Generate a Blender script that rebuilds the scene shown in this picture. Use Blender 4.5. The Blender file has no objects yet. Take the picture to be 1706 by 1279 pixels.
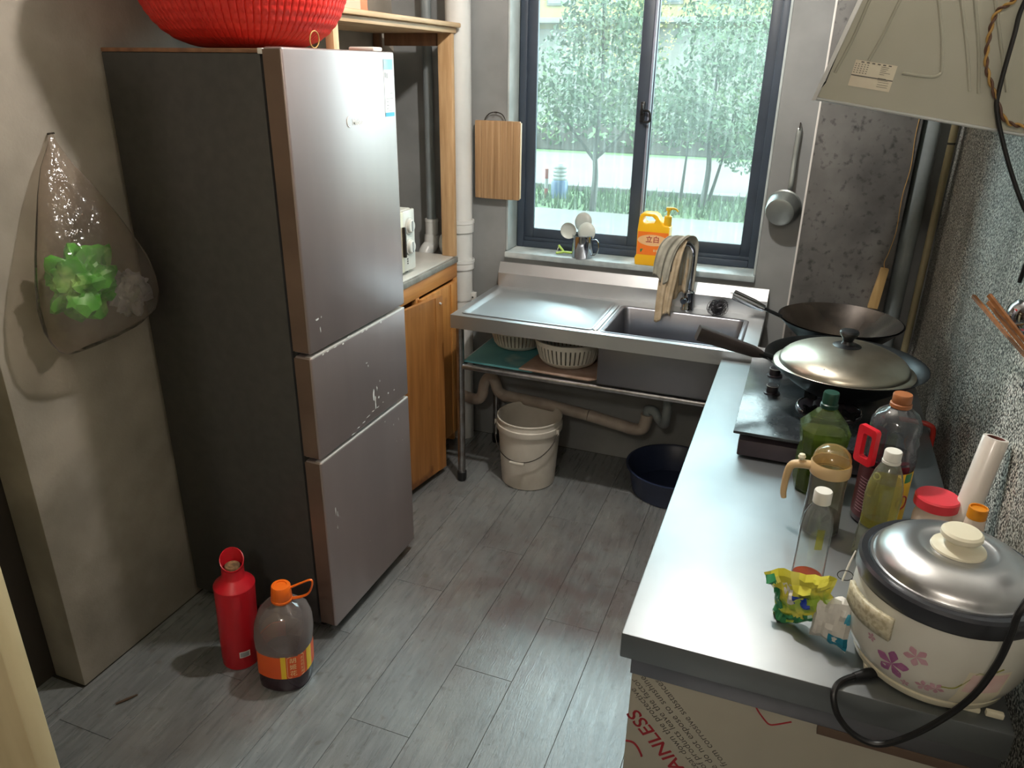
import bpy, bmesh, math, random
from mathutils import Vector, Matrix, noise as mnoise

S = bpy.context.scene
COL = S.collection
random.seed(7)
PI = math.pi

# ------------------------------------------------------------------ camera
cam = bpy.data.cameras.new('camera')
cam_o = bpy.data.objects.new('camera', cam)
COL.objects.link(cam_o)
cam.sensor_width = 36.0
cam.lens = 36.0 * 1257.6 / 1706.0
cam.clip_start = 0.02
cam.clip_end = 300


def camera_matrix(yaw, pitch, roll, loc):
    f = Vector((math.sin(yaw) * math.cos(pitch), math.cos(yaw) * math.cos(pitch), -math.sin(pitch)))
    r = Vector((math.cos(yaw), -math.sin(yaw), 0))
    u = r.cross(f)
    c, s = math.cos(roll), math.sin(roll)
    r2 = r * c + u * s
    u2 = u * c - r * s
    m = Matrix((r2, u2, -f)).transposed().to_4x4()
    m.translation = Vector(loc)
    return m


cam_o.matrix_world = camera_matrix(-0.36132, 0.39579, 0.01492, (0, 0, 1.72))
S.camera = cam_o

# ------------------------------------------------------------------ world, sun, exposure
W = bpy.data.worlds.new('hazy_sky')
S.world = W
W.use_nodes = True
wn = W.node_tree
bg = wn.nodes['Background']
bg.inputs['Color'].default_value = (0.74, 0.925, 1.0, 1)
bg.inputs['Strength'].default_value = 13.0

sun = bpy.data.lights.new('sun', 'SUN')
sun.energy = 4.0
sun.angle = math.radians(1.5)
sun.color = (1.0, 0.95, 0.85)
sun_o = bpy.data.objects.new('sun', sun)
COL.objects.link(sun_o)
sun_o.rotation_euler = (math.radians(38), 0, math.radians(-25))   # from behind the house

portal = bpy.data.lights.new('window_portal', 'AREA')
portal.shape = 'RECTANGLE'
portal.size = 1.06
portal.size_y = 1.7
portal.cycles.is_portal = True
portal_o = bpy.data.objects.new('window_portal', portal)
COL.objects.link(portal_o)
portal_o.location = (-0.70, 3.42, 1.77)
portal_o.rotation_euler = (math.radians(-90), 0, 0)

LAMP_W = 70.0          # the kitchen bulb, built with its lamp further down
FILL_W = 40.0          # unseen fill lamp added behind the camera
S.view_settings.view_transform = 'Standard'
S.view_settings.look = 'None'
S.view_settings.gamma = 1.0
S.view_settings.use_curve_mapping = False
S.view_settings.exposure = 0.35

# ------------------------------------------------------------------ helpers
ROOT = {}


def lin(c):
    if isinstance(c, str):
        c = c.lstrip('#')
        c = [int(c[i:i + 2], 16) / 255 for i in (0, 2, 4)]
    return tuple(v / 12.92 if v <= .04045 else ((v + .055) / 1.055) ** 2.4 for v in c) + (1,)


MATS = {}


def mat(name, c, rough=.5, metal=0.0, c2=None, ns=8.0, nd=4, ramp=(.35, .65), stretch=(1, 1, 1), bump=0.0, bs=60.0,
        bstretch=None, spec=.5, coat=0.0, rv=0.0, coord='Object', objrand=0.0, emit=None, c3=None, n3=2.0, ramp3=(.5, .7)):
    m = bpy.data.materials.new(name)
    m.use_nodes = True
    nt = m.node_tree
    N, L = nt.nodes, nt.links
    b = N['Principled BSDF']
    b.inputs['Roughness'].default_value = rough
    b.inputs['Metallic'].default_value = metal
    b.inputs['Specular IOR Level'].default_value = spec
    if coat:
        b.inputs['Coat Weight'].default_value = coat
        b.inputs['Coat Roughness'].default_value = .12
    tc = N.new('ShaderNodeTexCoord')

    def noise(scale, detail, st):
        mp = N.new('ShaderNodeMapping')
        mp.inputs['Scale'].default_value = st
        L.new(tc.outputs[coord], mp.inputs['Vector'])
        n = N.new('ShaderNodeTexNoise')
        n.inputs['Scale'].default_value = scale
        n.inputs['Detail'].default_value = detail
        L.new(mp.outputs[0], n.inputs['Vector'])
        return n.outputs['Fac']

    def rampn(src, lo, hi, a, d):
        r = N.new('ShaderNodeValToRGB')
        r.color_ramp.elements[0].position = lo
        r.color_ramp.elements[0].color = a
        r.color_ramp.elements[1].position = hi
        r.color_ramp.elements[1].color = d
        L.new(src, r.inputs['Fac'])
        return r.outputs['Color']

    ca = lin(c)
    cb = lin(c2) if c2 else tuple(v * .9 for v in ca[:3]) + (1,)
    out = rampn(noise(ns, nd, stretch), ramp[0], ramp[1], ca, cb)
    if c3:
        mx = N.new('ShaderNodeMix')
        mx.data_type = 'RGBA'
        f = rampn(noise(n3, 5, (1, 1, 1)), ramp3[0], ramp3[1], (0, 0, 0, 1), (1, 1, 1, 1))
        L.new(f, mx.inputs['Factor'])
        L.new(out, mx.inputs[6])
        mx.inputs[7].default_value = lin(c3)
        out = mx.outputs[2]
    if objrand:
        oi = N.new('ShaderNodeObjectInfo')
        hs = N.new('ShaderNodeHueSaturation')
        ma = N.new('ShaderNodeMath')
        ma.operation = 'MULTIPLY_ADD'
        L.new(oi.outputs['Random'], ma.inputs[0])
        ma.inputs[1].default_value = objrand * 2
        ma.inputs[2].default_value = 1 - objrand
        L.new(ma.outputs[0], hs.inputs['Value'])
        L.new(out, hs.inputs['Color'])
        out = hs.outputs['Color']
    L.new(out, b.inputs['Base Color'])
    if rv:
        mr = N.new('ShaderNodeMapRange')
        mr.inputs['To Min'].default_value = max(0, rough - rv)
        mr.inputs['To Max'].default_value = min(1, rough + rv)
        L.new(noise(ns * .7, 3, stretch), mr.inputs['Value'])
        L.new(mr.outputs[0], b.inputs['Roughness'])
    if bump:
        bn = N.new('ShaderNodeBump')
        bn.inputs['Strength'].default_value = bump
        bn.inputs['Distance'].default_value = .002
        L.new(noise(bs, 5, bstretch or stretch), bn.inputs['Height'])
        L.new(bn.outputs[0], b.inputs['Normal'])
    if emit:
        b.inputs['Emission Color'].default_value = lin(emit[0])
        b.inputs['Emission Strength'].default_value = emit[1]
    MATS[name] = m
    return m


def clear_mat(name, tint, gloss=.06, rough=.05, milk=0.0, milk_c='#dddddd', bump=0.0, bs=40, ns=6.0, milk_v=0.0, fres=1.35):
    """thin see-through plastic or glass: transparent, with a fresnel gloss and some milkiness"""
    m = bpy.data.materials.new(name)
    m.use_nodes = True
    nt = m.node_tree
    N, L = nt.nodes, nt.links
    N.remove(N['Principled BSDF'])
    out = N['Material Output']
    tr = N.new('ShaderNodeBsdfTransparent')
    tr.inputs['Color'].default_value = lin(tint)
    gl = N.new('ShaderNodeBsdfGlossy')
    gl.inputs['Roughness'].default_value = rough
    fr = N.new('ShaderNodeFresnel')
    fr.inputs['IOR'].default_value = fres
    ad = N.new('ShaderNodeMath')
    ad.operation = 'ADD'
    ad.inputs[1].default_value = gloss
    ad.use_clamp = True
    L.new(fr.outputs[0], ad.inputs[0])
    di = N.new('ShaderNodeBsdfDiffuse')
    di.inputs['Color'].default_value = lin(milk_c)
    tl = N.new('ShaderNodeBsdfTranslucent')
    tl.inputs['Color'].default_value = lin(milk_c)
    dm = N.new('ShaderNodeMixShader')
    L.new(di.outputs[0], dm.inputs[1])
    L.new(tl.outputs[0], dm.inputs[2])
    mm = N.new('ShaderNodeMixShader')
    mm.inputs[0].default_value = milk
    L.new(tr.outputs[0], mm.inputs[1])
    L.new(dm.outputs[0], mm.inputs[2])
    mx = N.new('ShaderNodeMixShader')
    L.new(ad.outputs[0], mx.inputs[0])
    L.new(mm.outputs[0], mx.inputs[1])
    L.new(gl.outputs[0], mx.inputs[2])
    tc = N.new('ShaderNodeTexCoord')
    nz = N.new('ShaderNodeTexNoise')
    nz.inputs['Scale'].default_value = ns
    L.new(tc.outputs['Object'], nz.inputs['Vector'])
    lw = N.new('ShaderNodeLayerWeight')
    lw.inputs['Blend'].default_value = .5
    pw_ = N.new('ShaderNodeMath')
    pw_.operation = 'POWER'
    pw_.inputs[1].default_value = 4.0
    L.new(lw.outputs['Facing'], pw_.inputs[0])
    em = N.new('ShaderNodeMath')  # milkier at grazing angles, standing in for bright edge highlights
    em.operation = 'MULTIPLY_ADD'
    em.use_clamp = True
    em.inputs[1].default_value = .42
    em.inputs[2].default_value = milk
    L.new(pw_.outputs[0], em.inputs[0])
    L.new(em.outputs[0], mm.inputs[0])
    if milk_v:
        mr = N.new('ShaderNodeMapRange')
        mr.inputs['From Min'].default_value = .3
        mr.inputs['From Max'].default_value = .7
        mr.inputs['To Min'].default_value = max(0, milk - milk_v)
        mr.inputs['To Max'].default_value = min(1, milk + milk_v)
        L.new(nz.outputs['Fac'], mr.inputs['Value'])
        L.new(mr.outputs[0], em.inputs[2])
    if bump:
        n2 = N.new('ShaderNodeTexNoise')
        n2.inputs['Scale'].default_value = bs
        L.new(tc.outputs['Object'], n2.inputs['Vector'])
        bn = N.new('ShaderNodeBump')
        bn.inputs['Strength'].default_value = bump
        bn.inputs['Distance'].default_value = .01
        L.new(n2.outputs['Fac'], bn.inputs['Height'])
        L.new(bn.outputs[0], gl.inputs['Normal'])
    L.new(mx.outputs[0], out.inputs['Surface'])
    MATS[name] = m
    return m


def tag(o, label=None, cat=None, group=None, kind=None):
    if label:
        o['label'] = label
    if cat:
        o['category'] = cat
    if group:
        o['group'] = group
    if kind:
        o['kind'] = kind
    return o


def thing(name, label, cat, loc=(0, 0, 0), group=None, local=False, rot=(0, 0, 0), kind=None):
    o = bpy.data.objects.new(name, None)
    o.empty_display_size = .05
    COL.objects.link(o)
    o.location = loc
    o.rotation_euler = rot
    tag(o, label, cat, group, kind)
    ROOT[o.name] = Vector((0, 0, 0)) if local else Vector(loc)
    return o


def obj(name, bm, m, parent=None, loc=None, smooth=35, normals=True):
    off = Vector((0, 0, 0))
    if parent is not None:
        off = ROOT[parent.name]
    elif loc is not None:
        off = Vector(loc)
    if off.length:
        bmesh.ops.translate(bm, vec=-off, verts=bm.verts)
    if normals:
        bmesh.ops.recalc_face_normals(bm, faces=bm.faces)
    me = bpy.data.meshes.new(name)
    bm.to_mesh(me)
    bm.free()
    me.materials.append(MATS[m] if isinstance(m, str) else m)
    if smooth:
        me.shade_smooth()
        me.set_sharp_from_angle(angle=math.radians(smooth))
    o = bpy.data.objects.new(name, me)
    COL.objects.link(o)
    if parent is not None:
        o.parent = parent
        ROOT[o.name] = ROOT[parent.name]
    else:
        o.location = off
        ROOT[o.name] = off.copy()
    return o


def B():
    return bmesh.new()


def box(bm, x0, x1, y0, y1, z0, z1, bev=0.0, seg=2):
    t = bmesh.new()
    bmesh.ops.create_cube(t, size=1)
    for v in t.verts:
        v.co = Vector(((x0 + x1) / 2 + v.co.x * (x1 - x0), (y0 + y1) / 2 + v.co.y * (y1 - y0), (z0 + z1) / 2 + v.co.z * (z1 - z0)))
    if bev:
        bmesh.ops.bevel(t, geom=t.edges[:], offset=bev, segments=seg, profile=.5, affect='EDGES')
    merge(bm, t)
    return bm


def merge(bm, t, mx=None):
    if mx is not None:
        t.transform(mx)
    vm = {v: bm.verts.new(v.co) for v in t.verts}
    for f in t.faces:
        try:
            bm.faces.new([vm[v] for v in f.verts])
        except ValueError:
            pass
    t.free()


def bxo(name, x0, x1, y0, y1, z0, z1, m, parent=None, bev=.002, seg=2, **k):
    return obj(name, box(B(), x0, x1, y0, y1, z0, z1, bev, seg), m, parent, **k)


def loft(bm, rings, closed=True, cap0=True, cap1=True):
    """rings: lists of points, each the same length"""
    V = []
    for r in rings:
        V.append([bm.verts.new(p) for p in r])
    n = len(rings[0])
    for a, b in zip(V[:-1], V[1:]):
        for i in range(n if closed else n - 1):
            j = (i + 1) % n
            try:
                bm.faces.new((a[i], a[j], b[j], b[i]))
            except ValueError:
                pass
    if cap0 and closed:
        bm.faces.new(V[0][::-1])
    if cap1 and closed:
        bm.faces.new(V[-1])
    return V


def lathe(bm, prof, seg=32, c=(0, 0, 0), sx=1.0, sy=1.0, a0=0.0, a1=2 * PI, fn=None):
    full = abs(a1 - a0 - 2 * PI) < 1e-6
    n = seg if full else seg + 1
    prev = None
    for (r, z) in prof:
        if r <= 1e-6:
            cur = [bm.verts.new((c[0], c[1], c[2] + z))]
        else:
            cur = []
            for i in range(n):
                a = a0 + (a1 - a0) * i / seg
                rr = r if fn is None else fn(r, z, a)
                cur.append(bm.verts.new((c[0] + rr * sx * math.cos(a), c[1] + rr * sy * math.sin(a), c[2] + z)))
        if prev is not None:
            m = n if full else n - 1
            for i in range(m):
                j = (i + 1) % n
                if len(prev) == 1 and len(cur) == 1:
                    continue
                if len(prev) == 1:
                    bm.faces.new((prev[0], cur[j], cur[i]))
                elif len(cur) == 1:
                    bm.faces.new((prev[i], prev[j], cur[0]))
                else:
                    bm.faces.new((prev[i], prev[j], cur[j], cur[i]))
        prev = cur
    return bm


def latho(name, prof, m, parent=None, seg=32, c=(0, 0, 0), **k):
    kk = {q: k.pop(q) for q in list(k) if q in ('sx', 'sy', 'a0', 'a1', 'fn')}
    return obj(name, lathe(B(), prof, seg, c, **kk), m, parent, **k)


def catmull(pts, n=6, closed=False):
    P = [Vector(p) for p in pts]
    out = []
    k = len(P)
    rng = range(k if closed else k - 1)
    for i in rng:
        p0 = P[(i - 1) % k] if closed or i > 0 else P[0] * 2 - P[1]
        p1, p2 = P[i], P[(i + 1) % k]
        p3 = P[(i + 2) % k] if closed or i + 2 < k else P[-1] * 2 - P[-2]
        for j in range(n):
            t = j / n
            out.append(.5 * ((2 * p1) + (p2 - p0) * t + (2 * p0 - 5 * p1 + 4 * p2 - p3) * t * t + (3 * p1 - p0 - 3 * p2 + p3) * t ** 3))
    if not closed:
        out.append(P[-1])
    return out


def tube(bm, pts, r, seg=10, closed=False, flat=1.0):
    P = [Vector(p) for p in pts]
    n = len(P)
    R = r if isinstance(r, (list, tuple)) else [r] * n
    rings = []
    up = None
    for i in range(n):
        if closed:
            t = P[(i + 1) % n] - P[(i - 1) % n]
        else:
            t = P[min(i + 1, n - 1)] - P[max(i - 1, 0)]
        t.normalize()
        if up is None:
            up = Vector((0, 0, 1)) if abs(t.z) < .9 else Vector((1, 0, 0))
        u = (up - t * up.dot(t))
        u.normalize()
        up = u
        v = t.cross(u)
        rings.append([P[i] + (u * math.cos(a) * flat + v * math.sin(a)) * R[i] for a in [2 * PI * k / seg for k in range(seg)]])
    if closed:
        rings.append(rings[0])
        loft(bm, rings, True, False, False)
        bmesh.ops.remove_doubles(bm, verts=bm.verts, dist=1e-6)
    else:
        loft(bm, rings)
    return bm


def tubeo(name, pts, r, m, parent=None, seg=10, n=6, closed=False, flat=1.0, **k):
    q = catmull(pts, n, closed) if n > 1 else pts
    if isinstance(r, (list, tuple)) and n > 1:
        rr = []
        for i in range(len(q)):
            f = i / max(1, len(q) - 1) * (len(r) - 1)
            a = int(min(f, len(r) - 2))
            rr.append(r[a] + (r[a + 1] - r[a]) * (f - a))
        r = rr
    return obj(name, tube(B(), q, r, seg, closed, flat), m, parent, **k)


def prism(bm, poly, vec):
    vec = Vector(vec)
    a = [bm.verts.new(p) for p in poly]
    b = [bm.verts.new(Vector(p) + vec) for p in poly]
    n = len(a)
    bm.faces.new(a)
    bm.faces.new(b[::-1])
    for i in range(n):
        j = (i + 1) % n
        bm.faces.new((a[i], b[i], b[j], a[j]))
    return bm


def rrect(w, h, r, n=5):
    pts = []
    for cx, cy, a in ((w / 2 - r, h / 2 - r, 0), (-w / 2 + r, h / 2 - r, 90), (-w / 2 + r, -h / 2 + r, 180), (w / 2 - r, -h / 2 + r, 270)):
        for i in range(n + 1):
            t = math.radians(a + 90 * i / n)
            pts.append((cx + r * math.cos(t), cy + r * math.sin(t)))
    return pts


def sheet(bm, fn, nu, nv):
    V = [[bm.verts.new(fn(i / nu, j / nv)) for j in range(nv + 1)] for i in range(nu + 1)]
    for i in range(nu):
        for j in range(nv):
            bm.faces.new((V[i][j], V[i + 1][j], V[i + 1][j + 1], V[i][j + 1]))
    return bm


def text(name, s, size, m, parent, fn, spacing=1.0, thick=0.0, align='CENTER', weight=0.0):
    """lettering: a flat mesh, every vertex (u, v) placed by fn"""
    cu = bpy.data.curves.new(name, 'FONT')
    cu.body = s
    cu.size = size
    cu.align_x = align
    cu.align_y = 'CENTER'
    cu.space_character = spacing
    cu.offset = weight
    cu.resolution_u = 3
    t = bpy.data.objects.new(name, cu)
    COL.objects.link(t)
    bpy.context.view_layer.update()
    dg = bpy.context.evaluated_depsgraph_get()
    me = bpy.data.meshes.new_from_object(t.evaluated_get(dg))
    bpy.data.objects.remove(t)
    bpy.data.curves.remove(cu)
    bm = B()
    bm.from_mesh(me)
    bpy.data.meshes.remove(me)
    for v in bm.verts:
        v.co = Vector(fn(v.co.x, v.co.y))
    return obj(name, bm, m, parent, smooth=0, normals=False)


def plane_fn(o, u, v):
    o, u, v = Vector(o), Vector(u).normalized(), Vector(v).normalized()
    return lambda a, b: o + u * a + v * b


def cyl_fn(r, az, z, c=(0, 0), zdir=1):
    """wrap onto a vertical cylinder, seen from outside; az is the direction the centre faces"""
    return lambda a, b: (c[0] + r * math.cos(az + a / r), c[1] + r * math.sin(az + a / r), z + b)


def copy_tree(o, parent=None):
    c = o.copy()
    COL.objects.link(c)
    c.parent = parent
    for ch in [q for q in bpy.data.objects if q.parent == o]:
        copy_tree(ch, c)
    return c


def patch(name, fn, w, h, m, parent, nu=8, nv=2, thick=0.0):
    return obj(name, sheet(B(), lambda a, b: fn((a - .5) * w, (b - .5) * h), nu, nv), m, parent, normals=False)

# ------------------------------------------------------------------ materials
mat('cement', '#a39b90', .88, c2='#8d867c', ns=5, c3='#7c756b', n3=3.0, ramp3=(.52, .75), bump=.25, bs=140)
mat('cement_grey', '#8d8f8f', .85, c2='#7d7f7f', ns=4, c3='#6c6d6d', n3=1.6, ramp3=(.5, .72), bump=.12, bs=120)
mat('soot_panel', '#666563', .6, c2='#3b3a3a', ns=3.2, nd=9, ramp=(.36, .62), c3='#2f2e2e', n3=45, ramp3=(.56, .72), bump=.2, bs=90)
mat('ceiling_paint', '#b9b4aa', .9)
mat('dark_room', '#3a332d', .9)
mat('reveal_paint', '#b4bcbc', .7, c2='#9da5a5', ns=7)
mat('sill_stone', '#aeb9bb', .45, c2='#8f9a9d', ns=14, c3='#c9cfce', n3=5)
mat('frame_blue', '#3c4654', .42, c2='#333c48', ns=6)
mat('frame_edge', '#8a8fa0', .4)
mat('black_plastic', '#17181a', .35)
mat('black_rubber', '#121214', .45)
mat('plank_vinyl', '#787b7c', .29, c2='#626566', ns=14, nd=6, ramp=(.35, .68), stretch=(6, .55, 1), c3='#8b8a86', n3=2.2, ramp3=(.5, .8),
    bump=.3, bs=55, bstretch=(5, .8, 1), rv=.10, objrand=.06, spec=.9)
mat('joint', '#3d3a37', .7)
mat('fridge_side', '#474645', .48, c2='#414040', ns=30, spec=.35)
mat('fridge_door', '#a89b9a', .38, metal=.72, c2='#a19493', ns=2, stretch=(3, 3, .5), rv=.03)
mat('fridge_edge', '#7d685c', .4, metal=.35, c2='#6d5a50', ns=4)
mat('fridge_trim', '#cbc6c2', .35, metal=.3)
mat('gasket', '#22221f', .7)
mat('chip_white', '#d9d6d2', .6)
mat('label_white', '#eceeea', .55)
mat('label_blue', '#7fc0dd', .55, c2='#a6d6ea', ns=20)
mat('label_blue2', '#4fb0cc', .55)
mat('print_grey', '#8d9396', .6)
mat('logo_silver', '#f2efe9', .35)
mat('stainless', '#d0d3d6', .42, metal=1.0, c2='#c6c9cc', ns=4, bump=.06, bs=10, rv=.04)
mat('stainless_y', '#969b9e', .46, metal=1.0, c2='#8d9295', ns=4, bump=.10, bs=7, rv=.05)
mat('stainless_dark', '#93949b', .36, metal=1.0, c2='#898a91', ns=5, rv=.04)
mat('steel_tube', '#b4b5b9', .3, metal=1.0, c2='#8f8c8a', ns=20)
mat('chrome', '#b7bcc4', .1, metal=1.0)
mat('steel_lid', '#cdc7b9', .33, metal=1.0, c2='#b5ad9d', ns=9, nd=6, rv=.08)
mat('cooker_steel', '#c4c5c7', .33, metal=1.0, c2='#aeafb2', ns=4, rv=.05)
mat('pine', '#c48c4c', .5, c2='#b1753a', ns=5, nd=5, stretch=(9, 9, .7), c3='#8d5528', n3=5, ramp3=(.66, .78))
mat('pine_aged', '#a8723c', .5, c2='#93602f', ns=5, nd=5, stretch=(9, 9, .7), c3='#6f4422', n3=7, ramp3=(.62, .72))
mat('pine_y', '#c2894a', .5, c2='#b0743a', ns=5, nd=5, stretch=(9, .7, 9), c3='#8d5528', n3=5, ramp3=(.66, .78))
mat('pale_wood', '#c9aa85', .6, c2='#b29069', ns=6, nd=5, stretch=(9, .8, 9))
mat('pale_wood_z', '#c9a67c', .6, c2='#b08c62', ns=6, nd=5, stretch=(9, 9, .8))
mat('brown_ply', '#8b6347', .6, c2='#6f4d37', ns=5, stretch=(6, 6, .7))
mat('door_cream', '#d9c9a0', .55, c2='#cdbb90', ns=4, stretch=(5, 5, .7), c3='#9a7c4a', n3=9, ramp3=(.72, .8))
mat('bamboo', '#ae8d68', .5, c2='#967552', ns=5, nd=4, stretch=(30, 8, .6))
mat('bamboo_edge', '#c9ab85', .5)
mat('worktop_white', '#d4d1ca', .3, c2='#c4c1ba', ns=7)
mat('worktop_edge', '#8f8d86', .5, c2='#75736c', ns=25)
mat('pvc', '#d3d4d2', .3, c2='#c6c8c6', ns=6)
mat('pvc_old', '#a89d92', .5, c2='#8b8178', ns=9)
mat('white_plastic', '#dcdad2', .4, c2='#d0cec6', ns=6)
mat('cream_plastic', '#dcd6bf', .35, c2='#d2cbb2', ns=5)
mat('grey_plastic', '#8a8d8b', .5)
mat('basin_red', '#d83028', .42, c2='#cd2a23', ns=12)
mat('carton_orange', '#e2703d', .6, c2='#da6232', ns=4)
mat('carton_pink', '#e9a183', .6)
mat('ink_black', '#2a2926', .6)
mat('ink_red', '#9c1f2c', .55)
mat('ink_grey', '#5a5752', .6)
mat('film_white', '#a8a496', .28, c2='#9d998b', ns=3, spec=.6)
mat('bucket_white', '#c9c4ba', .45, c2='#b8b2a7', ns=6, c3='#a29a8d', n3=4, ramp3=(.58, .8))
mat('wire_dark', '#3a3530', .45, metal=.6)
mat('basket_white', '#d6d5cc', .4, c2='#c7c5bb', ns=8)
mat('basket_inside', '#6d8588', .5)
mat('tub_blue', '#2b3550', .4, c2='#242d45', ns=4)
mat('board_teal', '#5a9ba0', .6, c2='#47868d', ns=6, c3='#b3bdb4', n3=4, ramp3=(.6, .8))
mat('cardboard', '#9d8577', .75, c2='#87705f', ns=7, c3='#b9a49a', n3=5)
mat('hob_black', '#2a2f33', .22, c2='#3b4145', ns=22, nd=6, ramp=(.45, .7), bump=.15, bs=70, rv=.1, spec=.6)
mat('hob_body', '#4a4148', .4, metal=.3, c2='#383237', ns=8)
mat('iron', '#26282a', .38, metal=.7, c2='#1d1f21', ns=12, rv=.08)
mat('iron_inside', '#7a7068', .27, metal=.9, c2='#4a4542', ns=6, nd=6, rv=.08)
mat('handle_brown', '#352c2b', .42, c2='#2a2322', ns=6)
mat('knob_black', '#1f1c20', .3)
mat('hood_paint', '#aeada0', .3, metal=.1, c2='#a5a494', ns=4, rv=.06)
mat('hood_strip', '#c3c6c6', .3, metal=.5)
mat('paper_label', '#d9d2bd', .6, c2='#cbbfab', ns=10)
mat('cable_yellow', '#b08a4a', .5)
mat('cable_brown', '#5d4031', .5)
mat('batten_brown', '#5c4a3d', .6)
mat('pipe_grey', '#7c8486', .45, c2='#6b7274', ns=6)
mat('pole_bamboo', '#8c8468', .55, c2='#766e55', ns=8, stretch=(6, 6, 1))
mat('block_wood', '#b89a68', .65, c2='#9a7d4e', ns=7, stretch=(6, 6, 1))
mat('alu_pan', '#9ea4a2', .40, metal=.8, c2='#909694', ns=9)
mat('thermos_red', '#c01826', .38, c2='#b01420', ns=5)
mat('cork', '#8d6f4c', .8, c2='#5b452e', ns=60, ramp=(.4, .6))
mat('cap_orange', '#ec6a15', .4)
mat('label_orange', '#dd5a1f', .45, c2='#d24f1a', ns=6)
mat('label_yellow', '#ecc52c', .45)
mat('print_gold', '#f3dfa6', .5)
mat('oil_dark', '#2a1420', .12, spec=.6)
mat('leaf_pack', '#4fae2c', .4, c2='#2f7c1d', ns=14, c3='#a8d77a', n3=9, ramp3=(.55, .7))
mat('cloth_tan', '#bfae94', .9, c2='#a8967a', ns=30, bump=.3, bs=300)
mat('cloth_grey', '#aaa79a', .9, c2='#8f8d82', ns=25, bump=.3, bs=300)
mat('detergent_yellow', '#f2bb1f', .35, c2='#ebb21a', ns=4)
mat('detergent_orange', '#ee7a28', .4)
mat('detergent_peach', '#e6b884', .45)
mat('pump_yellow', '#c9a51f', .4)
mat('peeler_green', '#a9c65a', .4)
mat('spoon_grey', '#a9aca8', .4)
mat('spoon_white', '#c3cac5', .35)
mat('wool', '#4b4a50', .4, metal=.7)
mat('bottle_green_cap', '#123c30', .35)
mat('soy_label', '#4b161c', .45, c2='#3c1116', ns=9)
mat('handle_red', '#d21a2c', .35)
mat('cap_brown', '#9c6038', .45)
mat('lid_beige', '#cdb086', .4, c2='#c2a377', ns=5)
mat('jar_lid_red', '#d83a46', .4, c2='#cf323e', ns=6)
mat('jar_fill', '#d9c6b6', .6)
mat('cap_orange2', '#e0951f', .4, c2='#c77812', ns=20)
mat('film_roll', '#ddd6cd', .28, c2='#d2c8bf', ns=3, coat=.3)
mat('roll_core', '#6b3d34', .7)
mat('hose_red', '#c3392f', .4)
mat('pack_yellow', '#c9c33c', .32, c2='#dcd75c', ns=16, c3='#8fae3a', n3=14, ramp3=(.55, .62))
mat('pack_green', '#2f8152', .35)
mat('pack_blue', '#2748b0', .4)
mat('pack_white', '#d8d6d0', .4, c2='#c8c5bd', ns=7)
mat('pack_teal', '#137a95', .4)
mat('cooker_white', '#d2d1c8', .28, c2='#c8c6ba', ns=4, coat=.4)
mat('cooker_ring', '#33353b', .28, metal=.3, coat=.3)
mat('speckle_beige', '#cfc8ae', .5, c2='#b3a98a', ns=160, ramp=(.45, .6))
mat('petal_pink', '#a86a92', .4, c2='#8f5080', ns=60)
mat('petal_pale', '#c29aa5', .4, c2='#b5838f', ns=60)
mat('stem_green', '#8a8a42', .5)
mat('panel_pink', '#c79a97', .4, c2='#d9c2bb', ns=12)
mat('chop', '#8b5a30', .5, c2='#744722', ns=12, stretch=(1, 6, 6))
mat('bulb', '#fff4e0', .4, emit=('#fff0d8', 9.0))
mat('twig', '#4a3626', .8)
# outside
mat('paving', '#4d4a47', .9, c2='#464340', ns=3)
mat('asphalt', '#453f3d', .9, c2='#3f3a38', ns=2)
mat('grass', '#3a5428', .9, c2='#2d4420', ns=30)
mat('leaf', '#32502a', .6, c2='#274022', ns=3, c3='#4a5f2c', n3=2)
mat('leaf_y', '#5d6428', .6, c2='#6f6a26', ns=3)
mat('bark', '#332f2b', .9)
mat('facade', '#69633f', .9, c2='#605a3a', ns=1)
mat('facade_grey', '#565551', .9)
mat('far_glass', '#454b50', .2)
mat('bollard_blue', '#23456b', .5)
mat('bollard_white', '#8b8b88', .5)
mat('post_red', '#7a2d27', .5)

clear_mat('bottle_clear', '#f8faf8', gloss=.05, rough=.10, milk=.06, milk_c='#e8ecea', fres=1.08)
clear_mat('bottle_frosty', '#f4f6ee', gloss=.05, rough=.12, milk=.10, milk_c='#dfe2d2', fres=1.08)
clear_mat('bottle_green', '#c0d2a2', gloss=.07, rough=.08, milk=.12, milk_c='#8da56a', fres=1.12)
clear_mat('bottle_grey', '#c9cacf', gloss=.08, rough=.10, milk=.18, milk_c='#94969b', fres=1.15, bump=.4, bs=30)
clear_mat('oil_bottle', '#e6dcd8', gloss=.05, rough=.08, milk=.40, milk_c='#b3a6a2', fres=1.12)
clear_mat('dome_amber', '#f0dfae', gloss=.06, rough=.08, milk=.24, milk_c='#e2c98e', fres=1.15)
clear_mat('jug_glass', '#d5d2ca', gloss=.05, rough=.08, milk=.25, milk_c='#a39f95', fres=1.15)
clear_mat('oil_yellow', '#e3dc86', gloss=.02, rough=.1, milk=.22, milk_c='#c9c05a', fres=1.05)
clear_mat('oil_green', '#d2d27a', gloss=.02, rough=.1, milk=.28, milk_c='#b5b148', fres=1.05)
clear_mat('red_liquid', '#f08a5e', gloss=.02, rough=.1, milk=.4, milk_c='#ea7446', fres=1.05)
clear_mat('poly_bag', '#f4efea', gloss=.04, rough=.14, milk=.13, milk_c='#c9bdb4', bump=1.0, bs=35, ns=10, milk_v=.09, fres=1.05)
clear_mat('poly_lump', '#e6e6ea', gloss=.10, rough=.15, milk=.6, milk_c='#d2d1d8', bump=1.0, bs=45, ns=14, milk_v=.25, fres=1.08)


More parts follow.
